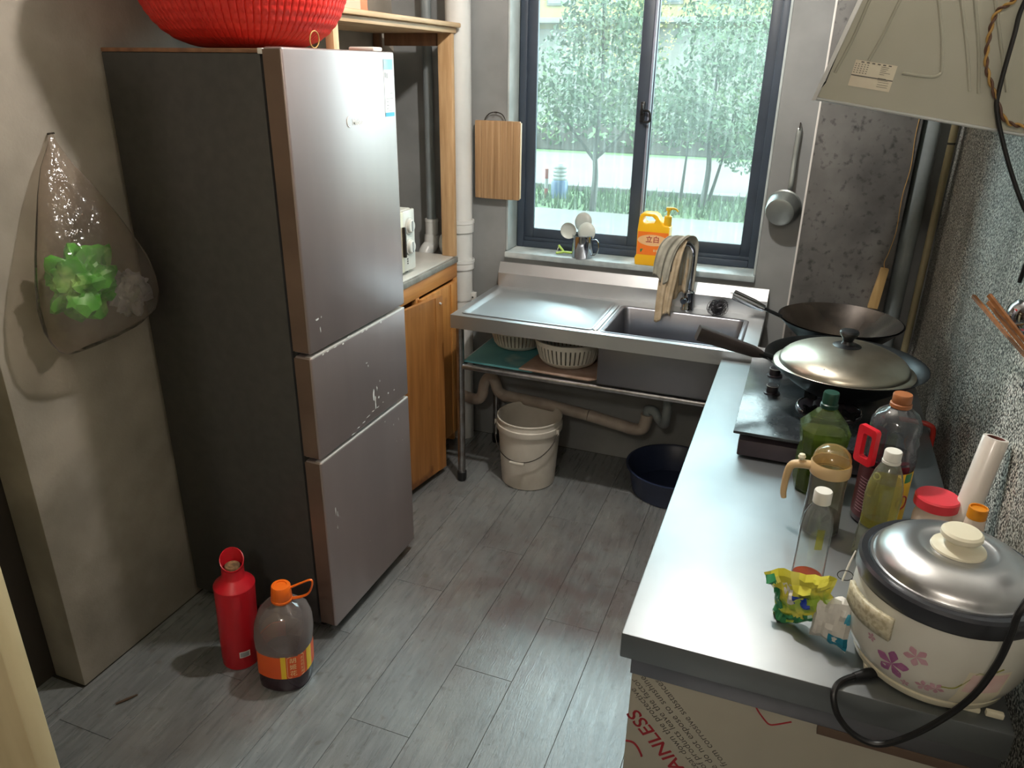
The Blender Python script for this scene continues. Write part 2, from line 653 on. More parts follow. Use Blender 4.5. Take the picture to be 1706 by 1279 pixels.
def dirty_glass():
    """window pane: see-through with a milky film of dried streaks"""
    m = bpy.data.materials.new('dirty_glass')
    m.use_nodes = True
    nt = m.node_tree
    N, L = nt.nodes, nt.links
    N.remove(N['Principled BSDF'])
    tc = N.new('ShaderNodeTexCoord')

    def nz(scale, st, det):
        mp = N.new('ShaderNodeMapping')
        mp.inputs['Scale'].default_value = st
        L.new(tc.outputs['Object'], mp.inputs[0])
        n = N.new('ShaderNodeTexNoise')
        n.inputs['Scale'].default_value = scale
        n.inputs['Detail'].default_value = det
        L.new(mp.outputs[0], n.inputs[0])
        return n.outputs['Fac']

    def mrange(src, a, b, c, d):
        q = N.new('ShaderNodeMapRange')
        for k, v in zip(('From Min', 'From Max', 'To Min', 'To Max'), (a, b, c, d)):
            q.inputs[k].default_value = v
        L.new(src, q.inputs['Value'])
        return q.outputs[0]

    def math_(op, a, b):
        q = N.new('ShaderNodeMath')
        q.operation = op
        q.use_clamp = True
        L.new(a, q.inputs[0])
        L.new(b, q.inputs[1])
        return q.outputs[0]

    streak = mrange(nz(26, (3.2, 1, .16), 6), .48, .72, 0, .055)
    film = mrange(nz(2.2, (1, 1, .7), 4), .3, .7, .028, .062)
    fac = math_('ADD', streak, film)
    tr = N.new('ShaderNodeBsdfTransparent')
    tr.inputs['Color'].default_value = (.93, .97, .95, 1)
    tl = N.new('ShaderNodeBsdfTranslucent')
    tl.inputs['Color'].default_value = (.80, .92, .86, 1)
    df = N.new('ShaderNodeBsdfDiffuse')
    df.inputs['Color'].default_value = (.7, .75, .72, 1)
    a = N.new('ShaderNodeMixShader')
    a.inputs[0].default_value = .25
    L.new(tl.outputs[0], a.inputs[1])
    L.new(df.outputs[0], a.inputs[2])
    b = N.new('ShaderNodeMixShader')
    L.new(fac, b.inputs[0])
    L.new(tr.outputs[0], b.inputs[1])
    L.new(a.outputs[0], b.inputs[2])
    g = N.new('ShaderNodeBsdfGlossy')
    g.inputs['Roughness'].default_value = .03
    fr = N.new('ShaderNodeFresnel')
    fr.inputs['IOR'].default_value = 1.3
    c = N.new('ShaderNodeMixShader')
    L.new(fr.outputs[0], c.inputs[0])
    L.new(b.outputs[0], c.inputs[1])
    L.new(g.outputs[0], c.inputs[2])
    L.new(c.outputs[0], N['Material Output'].inputs['Surface'])
    MATS['dirty_glass'] = m


dirty_glass()


def foil_wall():
    """grease-proof embossed foil on the right wall: fine pebble relief, its glints put into the colour"""
    m = bpy.data.materials.new('foil_wall')
    m.use_nodes = True
    nt = m.node_tree
    N, L = nt.nodes, nt.links
    b = N['Principled BSDF']
    tc = N.new('ShaderNodeTexCoord')
    v = N.new('ShaderNodeTexVoronoi')
    v.inputs['Scale'].default_value = 300
    L.new(tc.outputs['Object'], v.inputs['Vector'])
    n = N.new('ShaderNodeTexNoise')
    n.inputs['Scale'].default_value = 190
    n.inputs['Detail'].default_value = 2
    L.new(tc.outputs['Object'], n.inputs['Vector'])
    r = N.new('ShaderNodeValToRGB')
    r.color_ramp.elements[0].position = .45
    r.color_ramp.elements[0].color = lin('#454846')
    r.color_ramp.elements[1].position = .58
    r.color_ramp.elements[1].color = lin('#eeeee6')
    L.new(n.outputs['Fac'], r.inputs[0])  # pale and dark specks paint the glints of the relief
    n2 = N.new('ShaderNodeTexNoise')
    n2.inputs['Scale'].default_value = 3.0
    n2.inputs['Detail'].default_value = 6
    L.new(tc.outputs['Object'], n2.inputs['Vector'])
    mx = N.new('ShaderNodeMix')
    mx.data_type = 'RGBA'
    mr = N.new('ShaderNodeMapRange')
    mr.inputs['From Min'].default_value = .45
    mr.inputs['From Max'].default_value = .75
    mr.inputs['To Max'].default_value = .7
    L.new(n2.outputs['Fac'], mr.inputs['Value'])
    L.new(mr.outputs[0], mx.inputs['Factor'])
    L.new(r.outputs[0], mx.inputs[6])
    mx.inputs[7].default_value = lin('#5c5a50')
    L.new(mx.outputs[2], b.inputs['Base Color'])
    b.inputs['Metallic'].default_value = .12
    b.inputs['Roughness'].default_value = .36
    bp = N.new('ShaderNodeBump')
    bp.inputs['Strength'].default_value = .9
    bp.inputs['Distance'].default_value = .0025
    L.new(n.outputs['Fac'], bp.inputs['Height'])
    L.new(bp.outputs[0], b.inputs['Normal'])
    MATS['foil_wall'] = m


foil_wall()

def floor_stains(m):
    """scuffs, grime and specks that lie across the planks"""
    nt = m.node_tree
    N, L = nt.nodes, nt.links
    b = N['Principled BSDF']
    src = b.inputs['Base Color'].links[0].from_socket
    geo = N.new('ShaderNodeNewGeometry')

    def mask(scale, det, lo, hi, gain):
        n = N.new('ShaderNodeTexNoise')
        n.inputs['Scale'].default_value = scale
        n.inputs['Detail'].default_value = det
        L.new(geo.outputs['Position'], n.inputs['Vector'])
        q = N.new('ShaderNodeMapRange')
        q.inputs['From Min'].default_value = lo
        q.inputs['From Max'].default_value = hi
        q.inputs['To Max'].default_value = gain
        L.new(n.outputs['Fac'], q.inputs['Value'])
        return q.outputs[0]

    def over(src, f, c):
        x = N.new('ShaderNodeMix')
        x.data_type = 'RGBA'
        L.new(f, x.inputs['Factor'])
        L.new(src, x.inputs[6])
        x.inputs[7].default_value = lin(c)
        return x.outputs[2]

    src = over(src, mask(2.3, 8, .48, .72, .55), '#8a9192')
    src = over(src, mask(3.1, 9, .50, .68, .55), '#5c5856')
    src = over(src, mask(26, 6, .60, .70, .7), '#54504e')
    src = over(src, mask(120, 2, .70, .74, .9), '#3a3735')
    # worn reddish patch in front of the sink
    vm = N.new('ShaderNodeVectorMath')
    vm.operation = 'DISTANCE'
    vm.inputs[1].default_value = (-.62, 2.05, 0)
    L.new(geo.outputs['Position'], vm.inputs[0])
    q = N.new('ShaderNodeMapRange')
    q.inputs['From Min'].default_value = .62
    q.inputs['From Max'].default_value = .1
    L.new(vm.outputs['Value'], q.inputs['Value'])
    mu = N.new('ShaderNodeMath')
    mu.operation = 'MULTIPLY'
    L.new(q.outputs[0], mu.inputs[0])
    L.new(mask(9, 10, .42, .6, .75), mu.inputs[1])
    src = over(src, mu.outputs[0], '#5e5252')
    L.new(src, b.inputs['Base Color'])


floor_stains(MATS['plank_vinyl'])

# ------------------------------------------------------------------ the room shell
XL, XR, YW, YB, ZC = -1.79, 0.475, 3.20, -1.9, 2.86


def struct(o):
    o['kind'] = 'structure'
    return o


fl = struct(bxo('floor', -3.2, XR + .12, YB - .1, YW + .24, -.10, -.004, 'joint', bev=0))
pw = .19
rows = 0
pm = {}
x = XL - .003 + .04 - pw
while x < XR + .02:
    y = -.9 + (rows % 3) * .31 - .2
    while y < YW:
        L_ = .92
        a, b_ = max(y, -.9), min(y + L_, YW - .003)
        xa, xb = max(x, XL + .002), min(x + pw, XR - .002)
        if b_ - a > .05 and xb - xa > .02:
            key = (round(xb - xa, 3), round(b_ - a, 3))
            if key not in pm:
                bm = box(B(), 0, key[0] - .0012, 0, key[1] - .0012, -.004, 0, .0005, 1)
                me = bpy.data.meshes.new('plank')
                bm.to_mesh(me)
                bm.free()
                me.materials.append(MATS['plank_vinyl'])
                pm[key] = me
            o = bpy.data.objects.new('plank', pm[key])
            COL.objects.link(o)
            o.location = (xa, a, 0)
            o.parent = fl
        y += L_
    x += pw
    rows += 1
bm = box(B(), -3.2, XL - .001, YB, 1.16, -.004, 0, 0)
box(bm, XL, XR, YB, -.901, -.004, 0, 0)
obj('floor_strip', bm, 'plank_vinyl', fl, smooth=0)

# left wall with the doorway nearer the camera
bm = box(B(), XL - .12, XL, 1.168, YW + .24, 0, ZC, .004)
struct(obj('wall_left', bm, 'cement'))
struct(bxo('wall_left_return', -3.2, XL - .125, 1.10, 1.24, 0, ZC, 'dark_room', bev=0))
struct(bxo('wall_passage', -3.2, -3.1, YB, 1.16, 0, ZC, 'dark_room', bev=0))
struct(bxo('wall_front', -3.2, XR + .12, YB - .1, YB, 0, ZC, 'cement', bev=0))
struct(bxo('ceiling', -3.2, XR + .12, YB - .1, YW + .24, ZC, ZC + .12, 'ceiling_paint', bev=0))
struct(bxo('wall_right', XR, XR + .12, YB, YW + .24, 0, ZC, 'foil_wall', bev=0))
# window wall, built around its opening
OX0, OX1, OZ0, OZ1 = -1.25, -.145, .92, 2.62
bm = box(B(), XL, OX0, YW, YW + .24, 0, ZC, 0)
box(bm, OX1, XR, YW, YW + .24, 0, ZC, 0)
box(bm, OX0, OX1, YW, YW + .24, 0, OZ0, 0)
box(bm, OX0, OX1, YW, YW + .24, OZ1, ZC, 0)
struct(obj('wall_back', bm, 'cement_grey', smooth=0))
# flue column and the recess beside it
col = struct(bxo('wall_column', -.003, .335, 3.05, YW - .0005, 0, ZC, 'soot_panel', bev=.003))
bxo('corner_edge', -.0055, .0015, 3.0485, 3.056, .6, ZC - .01, 'chip_white', col, bev=.001)

# reveal plaster and sill
rv = struct(bxo('trim_1', OX0 + .0005, OX0 + .010, YW - .001, YW + .115, OZ0 + .03, OZ1 - .002, 'reveal_paint', bev=.002))
struct(bxo('trim_2', OX1 - .010, OX1 - .0005, YW - .001, YW + .115, OZ0 + .03, OZ1 - .002, 'reveal_paint', bev=.002))
struct(bxo('trim_3', OX0 + .0005, OX1 - .0005, YW - .018, YW + .20, OZ0 + .001, OZ0 + .027, 'sill_stone', bev=.004))

# ------------------------------------------------------------------ window
win = thing('window_1', 'sliding window in a dark blue-grey frame with streaked panes above the sink', 'window', (-.70, 3.34, .947))
struct(win)
FX0, FX1, FZ0, FZ1 = OX0 + .011, OX1 - .011, OZ0 + .0275, OZ1 - .003


def ring(name, x0, x1, z0, z1, w, y0, y1, m, parent, wb=None):
    bm = box(B(), x0, x0 + w, y0, y1, z0, z1, .003)
    box(bm, x1 - w, x1, y0, y1, z0, z1, .003)
    box(bm, x0 + w, x1 - w, y0, y1, z1 - w, z1, .003)
    box(bm, x0 + w, x1 - w, y0, y1, z0, z0 + (wb or w), .003)
    return obj(name, bm, m, parent)


ring('frame', FX0, FX1, FZ0, FZ1, .032, 3.315, 3.395, 'frame_blue', win, wb=.03)
bxo('track', FX0 + .033, FX1 - .033, 3.322, 3.330, FZ0 + .0305, FZ0 + .045, 'frame_blue', win, bev=.001)
sa = ring('sash', FX0 + .026, -.672, FZ0 + .036, FZ1 - .033, .048, 3.332, 3.352, 'frame_blue', win, wb=.052)
bxo('pane', FX0 + .072, -.718, 3.340, 3.344, FZ0 + .086, FZ1 - .08, 'dirty_glass', sa, bev=0, smooth=0)
sb = ring('sash', -.706, FX1 - .026, FZ0 + .036, FZ1 - .033, .048, 3.362, 3.382, 'frame_blue', win, wb=.052)
bxo('pane', -.660, FX1 - .072, 3.370, 3.374, FZ0 + .086, FZ1 - .08, 'dirty_glass', sb, bev=0, smooth=0)
bxo('brush_strip', -.6715, -.662, 3.334, 3.361, FZ0 + .04, FZ1 - .04, 'frame_edge', win, bev=.001)
la = obj('latch', box(box(B(), -.70, -.682, 3.318, 3.3318, 1.52, 1.60, .003), -.698, -.684, 3.305, 3.319, 1.555, 1.592, .003), 'black_plastic', win)
tubeo('latch_lever', [(-.684, 3.312, 1.565), (-.664, 3.309, 1.565), (-.655, 3.309, 1.552), (-.655, 3.309, 1.528), (-.667, 3.309, 1.520), (-.682, 3.312, 1.522)], .005, 'black_plastic', la, n=3)

# ------------------------------------------------------------------ kitchen bulb, and a fill lamp added out of view
lamp = thing('pendant_bulb', 'bare light bulb hanging from the kitchen ceiling on a cord', 'lamp', (-.48, 1.97, 2.66))
latho('glass_bulb', [(0, 0), (.018, .004), (.029, .018), (.031, .033), (.025, .052), (.015, .068), (.013, .075)], 'bulb', lamp, 20, c=(-.48, 1.97, 2.60))
latho('socket', [(.0, .075), (.016, .075), (.018, .08), (.018, .115), (.008, .125), (0, .125)], 'white_plastic', lamp, 20, c=(-.48, 1.97, 2.60))
tubeo('cord', [(-.48, 1.97, 2.725), (-.48, 1.97, ZC)], .003, 'white_plastic', lamp, n=1)


def bulb_light(name, loc, w, rad, colr, parent=None):
    l = bpy.data.lights.new(name, 'POINT')
    l.energy = w
    l.shadow_soft_size = rad
    l.color = colr
    o = bpy.data.objects.new(name, l)
    COL.objects.link(o)
    o.location = loc
    return o


bulb_light('bulb_light', (-.48, 1.97, 2.555), LAMP_W, .04, (1.0, .95, .88))
lamp2 = thing('fill_lamp', 'round white fill lamp added in the unseen room behind', 'lamp', (-.15, -1.2, ZC))  # out of view, added to brighten what faces the camera
latho('fill_cover', [(0, -.07), (.06, -.066), (.11, -.045), (.13, -.01), (.13, 0)], 'bulb', lamp2, 28, c=(-.15, -1.2, ZC))
bulb_light('fill_lamp_light', (-.15, -1.2, 2.70), FILL_W, .1, (1.0, .91, .80))

# ------------------------------------------------------------------ refrigerator
FXF, FXD, FXB = -1.206, -1.262, -1.778      # door face, door back, cabinet back
FY0, FY1, FZT = 1.622, 2.158, 1.758
fr = thing('refrigerator', 'tall three-door refrigerator with champagne doors and dark grey sides', 'refrigerator', (-1.49, 1.89, 0))
bxo('body', FXB, FXD - .012, FY0 + .004, FY1 - .004, .035, FZT - .012, 'fridge_side', fr, bev=.004)
bxo('gasket', FXD - .012, FXD, FY0 + .016, FY1 - .016, .06, FZT - .02, 'gasket', fr, bev=.001)
bxo('top_panel', FXB + .002, FXD - .004, FY0 + .003, FY1 - .003, FZT - .012, FZT - .002, 'brown_ply', fr, bev=.002)
bxo('kick_plate', FXB + .03, FXD - .05, FY0 + .02, FY1 - .02, .012, .035, 'black_plastic', fr, bev=.002)
for yy in (FY0 + .06, FY1 - .06):
    latho('foot', [(0, 0), (.018, 0), (.018, .012), (.010, .014), (.010, .034), (0, .034)], 'black_plastic', fr, 14, c=(FXD - .03, yy, 0))
    latho('foot', [(0, 0), (.018, 0), (.018, .012), (.010, .014), (.010, .034), (0, .034)], 'black_plastic', fr, 14, c=(FXB + .06, yy, 0))


def fridge_door(z0, z1):
    d = bxo('door', FXD, FXF, FY0, FY1, z0, z1, 'fridge_door', fr, bev=.006, seg=3)
    bm = box(B(), FXD - .0006, FXF - .007, FY0 - .0008, FY0 + .002, z0 + .005, z1 - .005, 0)
    obj('side_edge', bm, 'fridge_edge', d, smooth=0)
    return d


d1 = fridge_door(.984, FZT + .002)
d2 = fridge_door(.656, .974)
d3 = fridge_door(.048, .646)
for d, z in ((d2, .974), (d3, .646)):
    bxo('grip_strip', FXF - .024, FXF - .0005, FY0 + .004, FY1 - .003, z - .0085, z + .0006, 'fridge_trim', d, bev=.0015)
bxo('hinge_cover', FXD - .05, FXD + .035, FY1 - .08, FY1 - .03, FZT + .0025, FZT + .014, 'white_plastic', fr, bev=.004)
bxo('corner_clip', FXD - .016, FXD - .002, FY0 + .001, FY0 + .012, FZT - .014, FZT - .001, 'chip_white', fr, bev=.001)
# energy label near the top far corner of the top door
ex = FXF + .0006
lb = obj('energy_label', sheet(B(), lambda a, b: (ex, 2.092 + .052 * a, 1.582 + .158 * b), 1, 1), 'label_white', d1, smooth=0)
obj('label_header', sheet(B(), lambda a, b: (ex + .0004, 2.092 + .052 * a, 1.712 + .028 * b), 1, 1), 'label_blue', lb, smooth=0)
obj('label_footer', sheet(B(), lambda a, b: (ex + .0004, 2.092 + .052 * a, 1.582 + .011 * b), 1, 1), 'label_blue2', lb, smooth=0)
bm = B()
for (ya, yb, za, zb) in ((2.096, 2.102, 1.690, 1.704), (2.106, 2.112, 1.688, 1.702), (2.099, 2.141, 1.6315, 1.633), (2.10, 2.112, 1.622, 1.624),
                         (2.10, 2.113, 1.612, 1.614), (2.10, 2.11, 1.603, 1.605), (2.122, 2.14, 1.646, 1.648), (2.10, 2.135, 1.597, 1.598)):
    t = bmesh.new()
    sheet(t, lambda a, b: (ex + .0004, ya + (yb - ya) * a, za + (zb - za) * b), 1, 1)
    merge(bm, t)
obj('label_print', bm, 'print_grey', lb, smooth=0)['kind'] = 'stuff'
# worn maker's mark
logo = plane_fn((FXF + .0006, 1.935, 1.575), (0, 1, 0), (0, 0, 1))
text('lettering', 'Midea', .024, 'logo_silver', d1, logo, weight=.0003)
bm = tube(B(), [Vector((FXF + .0006, 1.893 + .013 * math.cos(a), 1.578 + .014 * math.sin(a))) for a in [math.radians(q) for q in range(95, 285, 15)]], .0012, 6)
obj('logo_arc', bm, 'logo_silver', d1)


def chips(name, spots, parent, seed):
    rnd = random.Random(seed)
    bm = B()
    for (y, z, w, h) in spots:
        n = 9
        pts = []
        for i in range(n):
            a = 2 * PI * i / n
            q = rnd.uniform(.45, 1.15)
            pts.append((FXF + .0004, y + w * q * math.cos(a), z + h * q * math.sin(a)))
        vs = [bm.verts.new(p) for p in pts]
        bm.faces.new(vs)
    o = obj(name, bm, 'chip_white', parent, smooth=0)
    o['kind'] = 'stuff'
    return o


rnd = random.Random(3)
chips('paint_chip', [(1.930, .742, .007, .022), (1.938, .712, .004, .03), (1.952, .757, .003, .014), (1.96, .722, .006, .006), (1.972, .775, .002, .006),
                     (1.90, .863, .006, .002), (1.908, .851, .003, .006), (1.985, .694, .004, .003), (2.02, .713, .006, .003), (2.06, .709, .004, .003)]
      + [(1.80 + .03 * i, .664 + .006 * i + rnd.uniform(-.004, .004), .012, .0022) for i in range(6)], d2, 1)
chips('paint_chip', [(1.665, 1.075, .007, .004), (1.685, 1.077, .002, .003), (1.676, 1.045, .002, .012)], d1, 2)
chips('paint_chip', [(1.672, .455, .003, .020), (1.681, .44, .002, .012), (1.675, .395, .002, .009), (1.99, .62, .003, .002), (2.045, .585, .002, .006), (2.08, .592, .002, .006),
                     (2.06, .515, .002, .002), (2.10, .50, .002, .002), (1.85, .235, .002, .002)], d3, 3)
chips('paint_chip', [(FY0 + .05 + rnd.random() * .46, .978 - rnd.random() * .011, .004 + .006 * rnd.random(), .0035) for i in range(10)], d2, 4)

# ------------------------------------------------------------------ wooden cabinet beyond the refrigerator
CXF = -1.425
cb = thing('wooden_cabinet', 'yellow pine kitchen cabinet with open upper shelf between refrigerator and window', 'cabinet', (-1.6, 2.6, 0))
for (xa, xb, ya, yb, m) in ((CXF - .062, CXF, 3.022, 3.048, 'pale_wood_z'), (CXF - .03, CXF, 2.178, 2.208, 'pale_wood_z'),
                            (XL + .004, XL + .034, 3.022, 3.048, 'brown_ply'), (XL + .004, XL + .034, 2.178, 2.208, 'brown_ply')):
    bxo('post', xa, xb, ya, yb, .9405, 1.8475, m, cb)
tb = bxo('top_board', XL + .004, CXF + .004, 2.165, 3.062, 1.848, 1.868, 'pale_wood', cb)
bxo('moulding', CXF - .03, CXF + .022, 2.155, 3.072, 1.8685, 1.886, 'pale_wood', tb, bev=.005)
bxo('back_panel', XL + .003, XL + .008, 2.18, 2.62, .942, 1.846, 'brown_ply', cb)
bxo('gusset', CXF - .31, CXF - .07, 3.026, 3.044, 1.80, 1.8475, 'brown_ply', cb)
bxo('worktop', XL + .002, CXF - .010, 2.17, 3.046, .914, .940, 'worktop_white', cb, bev=.003)
bxo('worktop_edging', CXF - .0095, CXF + .006, 2.17, 3.046, .912, .936, 'worktop_edge', cb, bev=.003)
# lower carcass
bxo('rail', CXF - .022, CXF, 2.17, 3.046, .845, .911, 'pine_y', cb)
bxo('rail', CXF - .022, CXF, 2.17, 3.046, .09, .14, 'pine_y', cb)
bxo('stile', CXF - .022, CXF, 3.006, 3.046, .1405, .8445, 'pine', cb)
bxo('stile', CXF - .022, CXF, 2.645, 2.675, .1405, .8445, 'pine', cb)
bxo('stile', CXF - .022, CXF, 2.17, 2.21, .1405, .8445, 'pine', cb)
bxo('side_panel', XL + .004, CXF - .023, 3.026, 3.046, .02, .912, 'pine', cb)
bxo('side_panel', XL + .004, CXF - .023, 2.17, 2.19, .02, .912, 'pine', cb)
bxo('plinth', XL + .03, CXF - .06, 2.195, 3.02, 0, .088, 'brown_ply', cb)
bxo('bottom_board', XL + .004, CXF - .023, 2.1905, 3.0255, .09, .108, 'brown_ply', cb)
dc = bxo('door', CXF + .0005, CXF + .018, 2.66, 2.985, .105, .838, 'pine', cb, bev=.003)
bxo('door_batten', CXF + .0182, CXF + .022, 2.935, 2.984, .106, .837, 'pine', dc, bev=.001)
hg = bxo('hinge', CXF + .001, CXF + .006, 2.987, 3.003, .64, .74, 'soy_label', cb, bev=.002)


def door_leaf(h0, h1, z0, z1, t, name, m, parent):
    u = (Vector(h1) - Vector(h0)).normalized()
    n = Vector((u.y, -u.x, 0))
    p = [Vector(h0), Vector(h1), Vector(h1) + n * t, Vector(h0) + n * t]
    return obj(name, prism(B(), [(q.x, q.y, z0) for q in p], (0, 0, z1 - z0)), m, parent, smooth=0)


H0, H1 = (-1.422, 2.42, 0), (-1.372, 2.748, 0)
od = door_leaf(H0, H1, .035, .842, .016, 'door', 'pine_aged', cb)
u = (Vector(H1) - Vector(H0)).normalized()
nn = Vector((u.y, -u.x, 0))
a = Vector(H1) - u * .05 + nn * .0162
door_leaf(a, Vector(H1) + nn * .0162, .036, .841, .003, 'door_batten', 'pine_aged', od)
a = Vector(H0) + u * .02
tubeo('door_pull', [Vector(H1) - u * .022 + nn * .019 + Vector((0, 0, .815)), Vector(H1) - u * .022 + nn * .027 + Vector((0, 0, .813))], .004, 'chip_white', od, n=1)

# microwave on the worktop
mw = thing('microwave', 'white microwave oven with two round dials on the wooden cabinet', 'microwave', (-1.62, 2.5, .9405))
bxo('housing', -1.772, -1.474, 2.262, 2.722, .955, 1.200, 'white_plastic', mw, bev=.008, seg=3)
for xx in (-1.75, -1.50):
    for yy in (2.29, 2.70):
        latho('foot', [(0, 0), (.012, 0), (.012, .0145), (0, .0145)], 'black_plastic', mw, 12, c=(xx, yy, .9405))
bxo('control_panel', -1.4735, -1.460, 2.628, 2.722, .957, 1.198, 'white_plastic', mw, bev=.004)
dr = bxo('door', -1.4735, -1.458, 2.262, 2.626, .957, 1.198, 'cream_plastic', mw, bev=.004)
bxo('door_window', -1.4578, -1.4565, 2.30, 2.60, 1.0, 1.155, 'brown_ply', dr, bev=.001)
bxo('handle', -1.4578, -1.444, 2.612, 2.624, 1.02, 1.14, 'wire_dark', dr, bev=.003)
for zz in (1.135, 1.052):
    k = obj('dial', B_ := lathe(B(), [(.034, 0), (.034, .003), (.030, .004), (.028, .004), (.026, .012), (.022, .015), (0, .015)], 28), 'white_plastic', mw)
    for v in k.data.vertices:
        x_, y_, z_ = v.co + ROOT[mw.name]
        v.co = Vector((-1.4595 + z_, 2.675 + x_, zz + y_)) - ROOT[mw.name]
    rg = obj('dial_ring', tube(B(), [Vector((-1.4572, 2.675 + .0325 * math.cos(q), zz + .0325 * math.sin(q))) for q in [2 * PI * i / 32 for i in range(32)]], .0013, 6, True), 'grey_plastic', k)
    bxo('pointer', -1.4444, -1.4425, 2.671, 2.679, zz - .02, zz + .02, 'print_grey', k, bev=.0008)
bm = B()
for i in range(3):
    box(bm, -1.4599, -1.4594, 2.650, 2.658, .985 + i * .009, .991 + i * .009)
obj('button_print', bm, 'ink_black', mw, smooth=0)['kind'] = 'stuff'

# orange carton on top of the cabinet, small ring of wire on the refrigerator
ct = thing('carton', 'orange and pink cardboard box on top of the wooden cabinet', 'box', (-1.55, 2.42, 1.8865))
bxo('box_body', -1.70, -1.462, 2.26, 2.452, 1.8865, 2.05, 'carton_orange', ct, bev=.002)
bxo('side_print', -1.4618, -1.4612, 2.262, 2.405, 1.888, 2.048, 'carton_pink', ct, bev=0)

# ------------------------------------------------------------------ red basin on the refrigerator
BC = Vector((-1.490, 1.862, FZT + .0005))


def weave(r, z, a):
    if z < .006 or z > .235:
        return r
    n = 84
    u = (a * n / (2 * PI)) % 1.0
    w = abs(u - .5) * 2
    chev = math.sin((z * 300) + (w * 3.0))
    rib = -.0040 if w > .86 else 0
    return r + rib + .0011 * chev * (1 if w <= .86 else 0)


prof = [(0, 0), (.10, 0), (.135, .003), (.165, .010), (.20, .024), (.228, .042), (.250, .064), (.268, .090), (.282, .12), (.293, .155), (.302, .195), (.309, .238)]
prof = [(r_ * .945, z_) for r_, z_ in prof]
fine = []
for (r0, z0), (r1, z1) in zip(prof[:-1], prof[1:]):
    k = max(1, int(math.hypot(r1 - r0, z1 - z0) / .0042)) if r0 > .1 else 1
    for i in range(k):
        fine.append((r0 + (r1 - r0) * i / k, z0 + (z1 - z0) * i / k))
fine += [(r_ * .945, z_) for r_, z_ in [(.309, .238), (.318, .242), (.321, .250), (.316, .256), (.306, .25), (.294, .20), (.283, .155), (.260, .095), (.220, .047), (.158, .016), (.1, .006), (0, .006)]]
ba = latho('red_basin', fine, 'basin_red', None, 588, c=BC, fn=weave, loc=BC, smooth=60)
tag(ba, 'large red woven-pattern plastic basin on top of the refrigerator', 'basin')
wr = tubeo('wire_ring', [(-1.235 + .002 * math.sin(q), 1.80 + .020 * math.cos(q), FZT + .0235 + .020 * math.sin(q)) for q in [2 * PI * i / 14 for i in range(14)]], .0015, 'cable_yellow', None, n=2, closed=True, loc=(-1.235, 1.80, FZT + .003))
tag(wr, 'small loop of wire beside the red basin on the refrigerator', 'wire loop')

# ------------------------------------------------------------------ sink unit
SX0, SX1, SY0, SY1, SZ = -1.283, -.083, 2.67, 3.175, .79
sk = thing('sink_unit', 'stainless steel sink with drainboard and high back under the window', 'sink', (-.68, 2.92, 0))
BX0, BX1, BY0, BY1 = -.652, -.158, 2.708, 3.066      # bowl opening
DX0, DX1, DY0, DY1 = -1.246, -.700, 2.706, 3.105     # drainboard recess


def rr_ring(x0, x1, y0, y1, z, r, n=5):
    return [Vector(((x0 + x1) / 2 + p[0], (y0 + y1) / 2 + p[1], z)) for p in rrect(x1 - x0, y1 - y0, r, n)]


# top: an outer rim plate with two openings, made as a grid of quads
bm = B()
xs = [SX0, DX0, DX1, BX0, BX1, SX1]
ys = [SY0, DY0, BY0, BY1, DY1, SY1]
gv = {}
for i, xx in enumerate(xs):
    for j, yy in enumerate(ys):
        gv[i, j] = bm.verts.new((xx, yy, SZ))
for i in range(5):
    for j in range(5):
        if i == 1 and 1 <= j <= 3:
            continue
        if i == 3 and j == 2:
            continue
        bm.faces.new((gv[i, j], gv[i + 1, j], gv[i + 1, j + 1], gv[i, j + 1]))
# aprons
for (p, q) in (((SX0, SY0), (SX1, SY0)), ((SX0, SY1), (SX0, SY0)), ((SX1, SY0), (SX1, SY1))):
    v = [bm.verts.new((p[0], p[1], SZ)), bm.verts.new((q[0], q[1], SZ)), bm.verts.new((q[0], q[1], SZ - .056)), bm.verts.new((p[0], p[1], SZ - .056))]
    bm.faces.new(v)
bmesh.ops.remove_doubles(bm, verts=bm.verts, dist=1e-5)
obj('top', bm, 'stainless', sk, smooth=20)
# recessed drainboard with a rounded bead round it
bm = B()
loft(bm, [rr_ring(DX0, DX1, DY0, DY1, SZ, .001), rr_ring(DX0 - .005, DX1 + .005, DY0 - .005, DY1 + .005, SZ + .0045, .02),
          rr_ring(DX0 + .004, DX1 - .004, DY0 + .004, DY1 - .004, SZ + .0045, .02), rr_ring(DX0 + .016, DX1 - .016, DY0 + .016, DY1 - .016, SZ - .006, .02)], True, False, True)
obj('drainboard', bm, 'stainless', sk, smooth=50)
# bowl
bm = B()
loft(bm, [rr_ring(BX0 - .014, BX1 + .02, BY0 - .012, BY1 + .012, SZ + .0004, .02), rr_ring(BX0 - .010, BX1 + .016, BY0 - .008, BY1 + .008, SZ + .0035, .02),
          rr_ring(BX0 - .002, BX1 + .004, BY0 - .002, BY1 + .002, SZ + .003, .022), rr_ring(BX0 + .003, BX1 - .002, BY0 + .003, BY1 - .003, SZ - .004, .024),
          rr_ring(BX0 + .008, BX1 - .006, BY0 + .006, BY1 - .006, SZ - .10, .028), rr_ring(BX0 + .014, BX1 - .012, BY0 + .012, BY1 - .012, SZ - .195, .032),
          rr_ring(BX0 + .04, BX1 - .04, BY0 + .04, BY1 - .04, SZ - .206, .035)], True, False, True)
bw = obj('bowl', bm, 'stainless_dark', sk, smooth=50)
bxo('bowl_jacket', BX0 - .012, BX1 + .014, BY0 - .010, BY1 + .010, SZ - .215, SZ - .004, 'stainless_dark', sk, bev=.004)
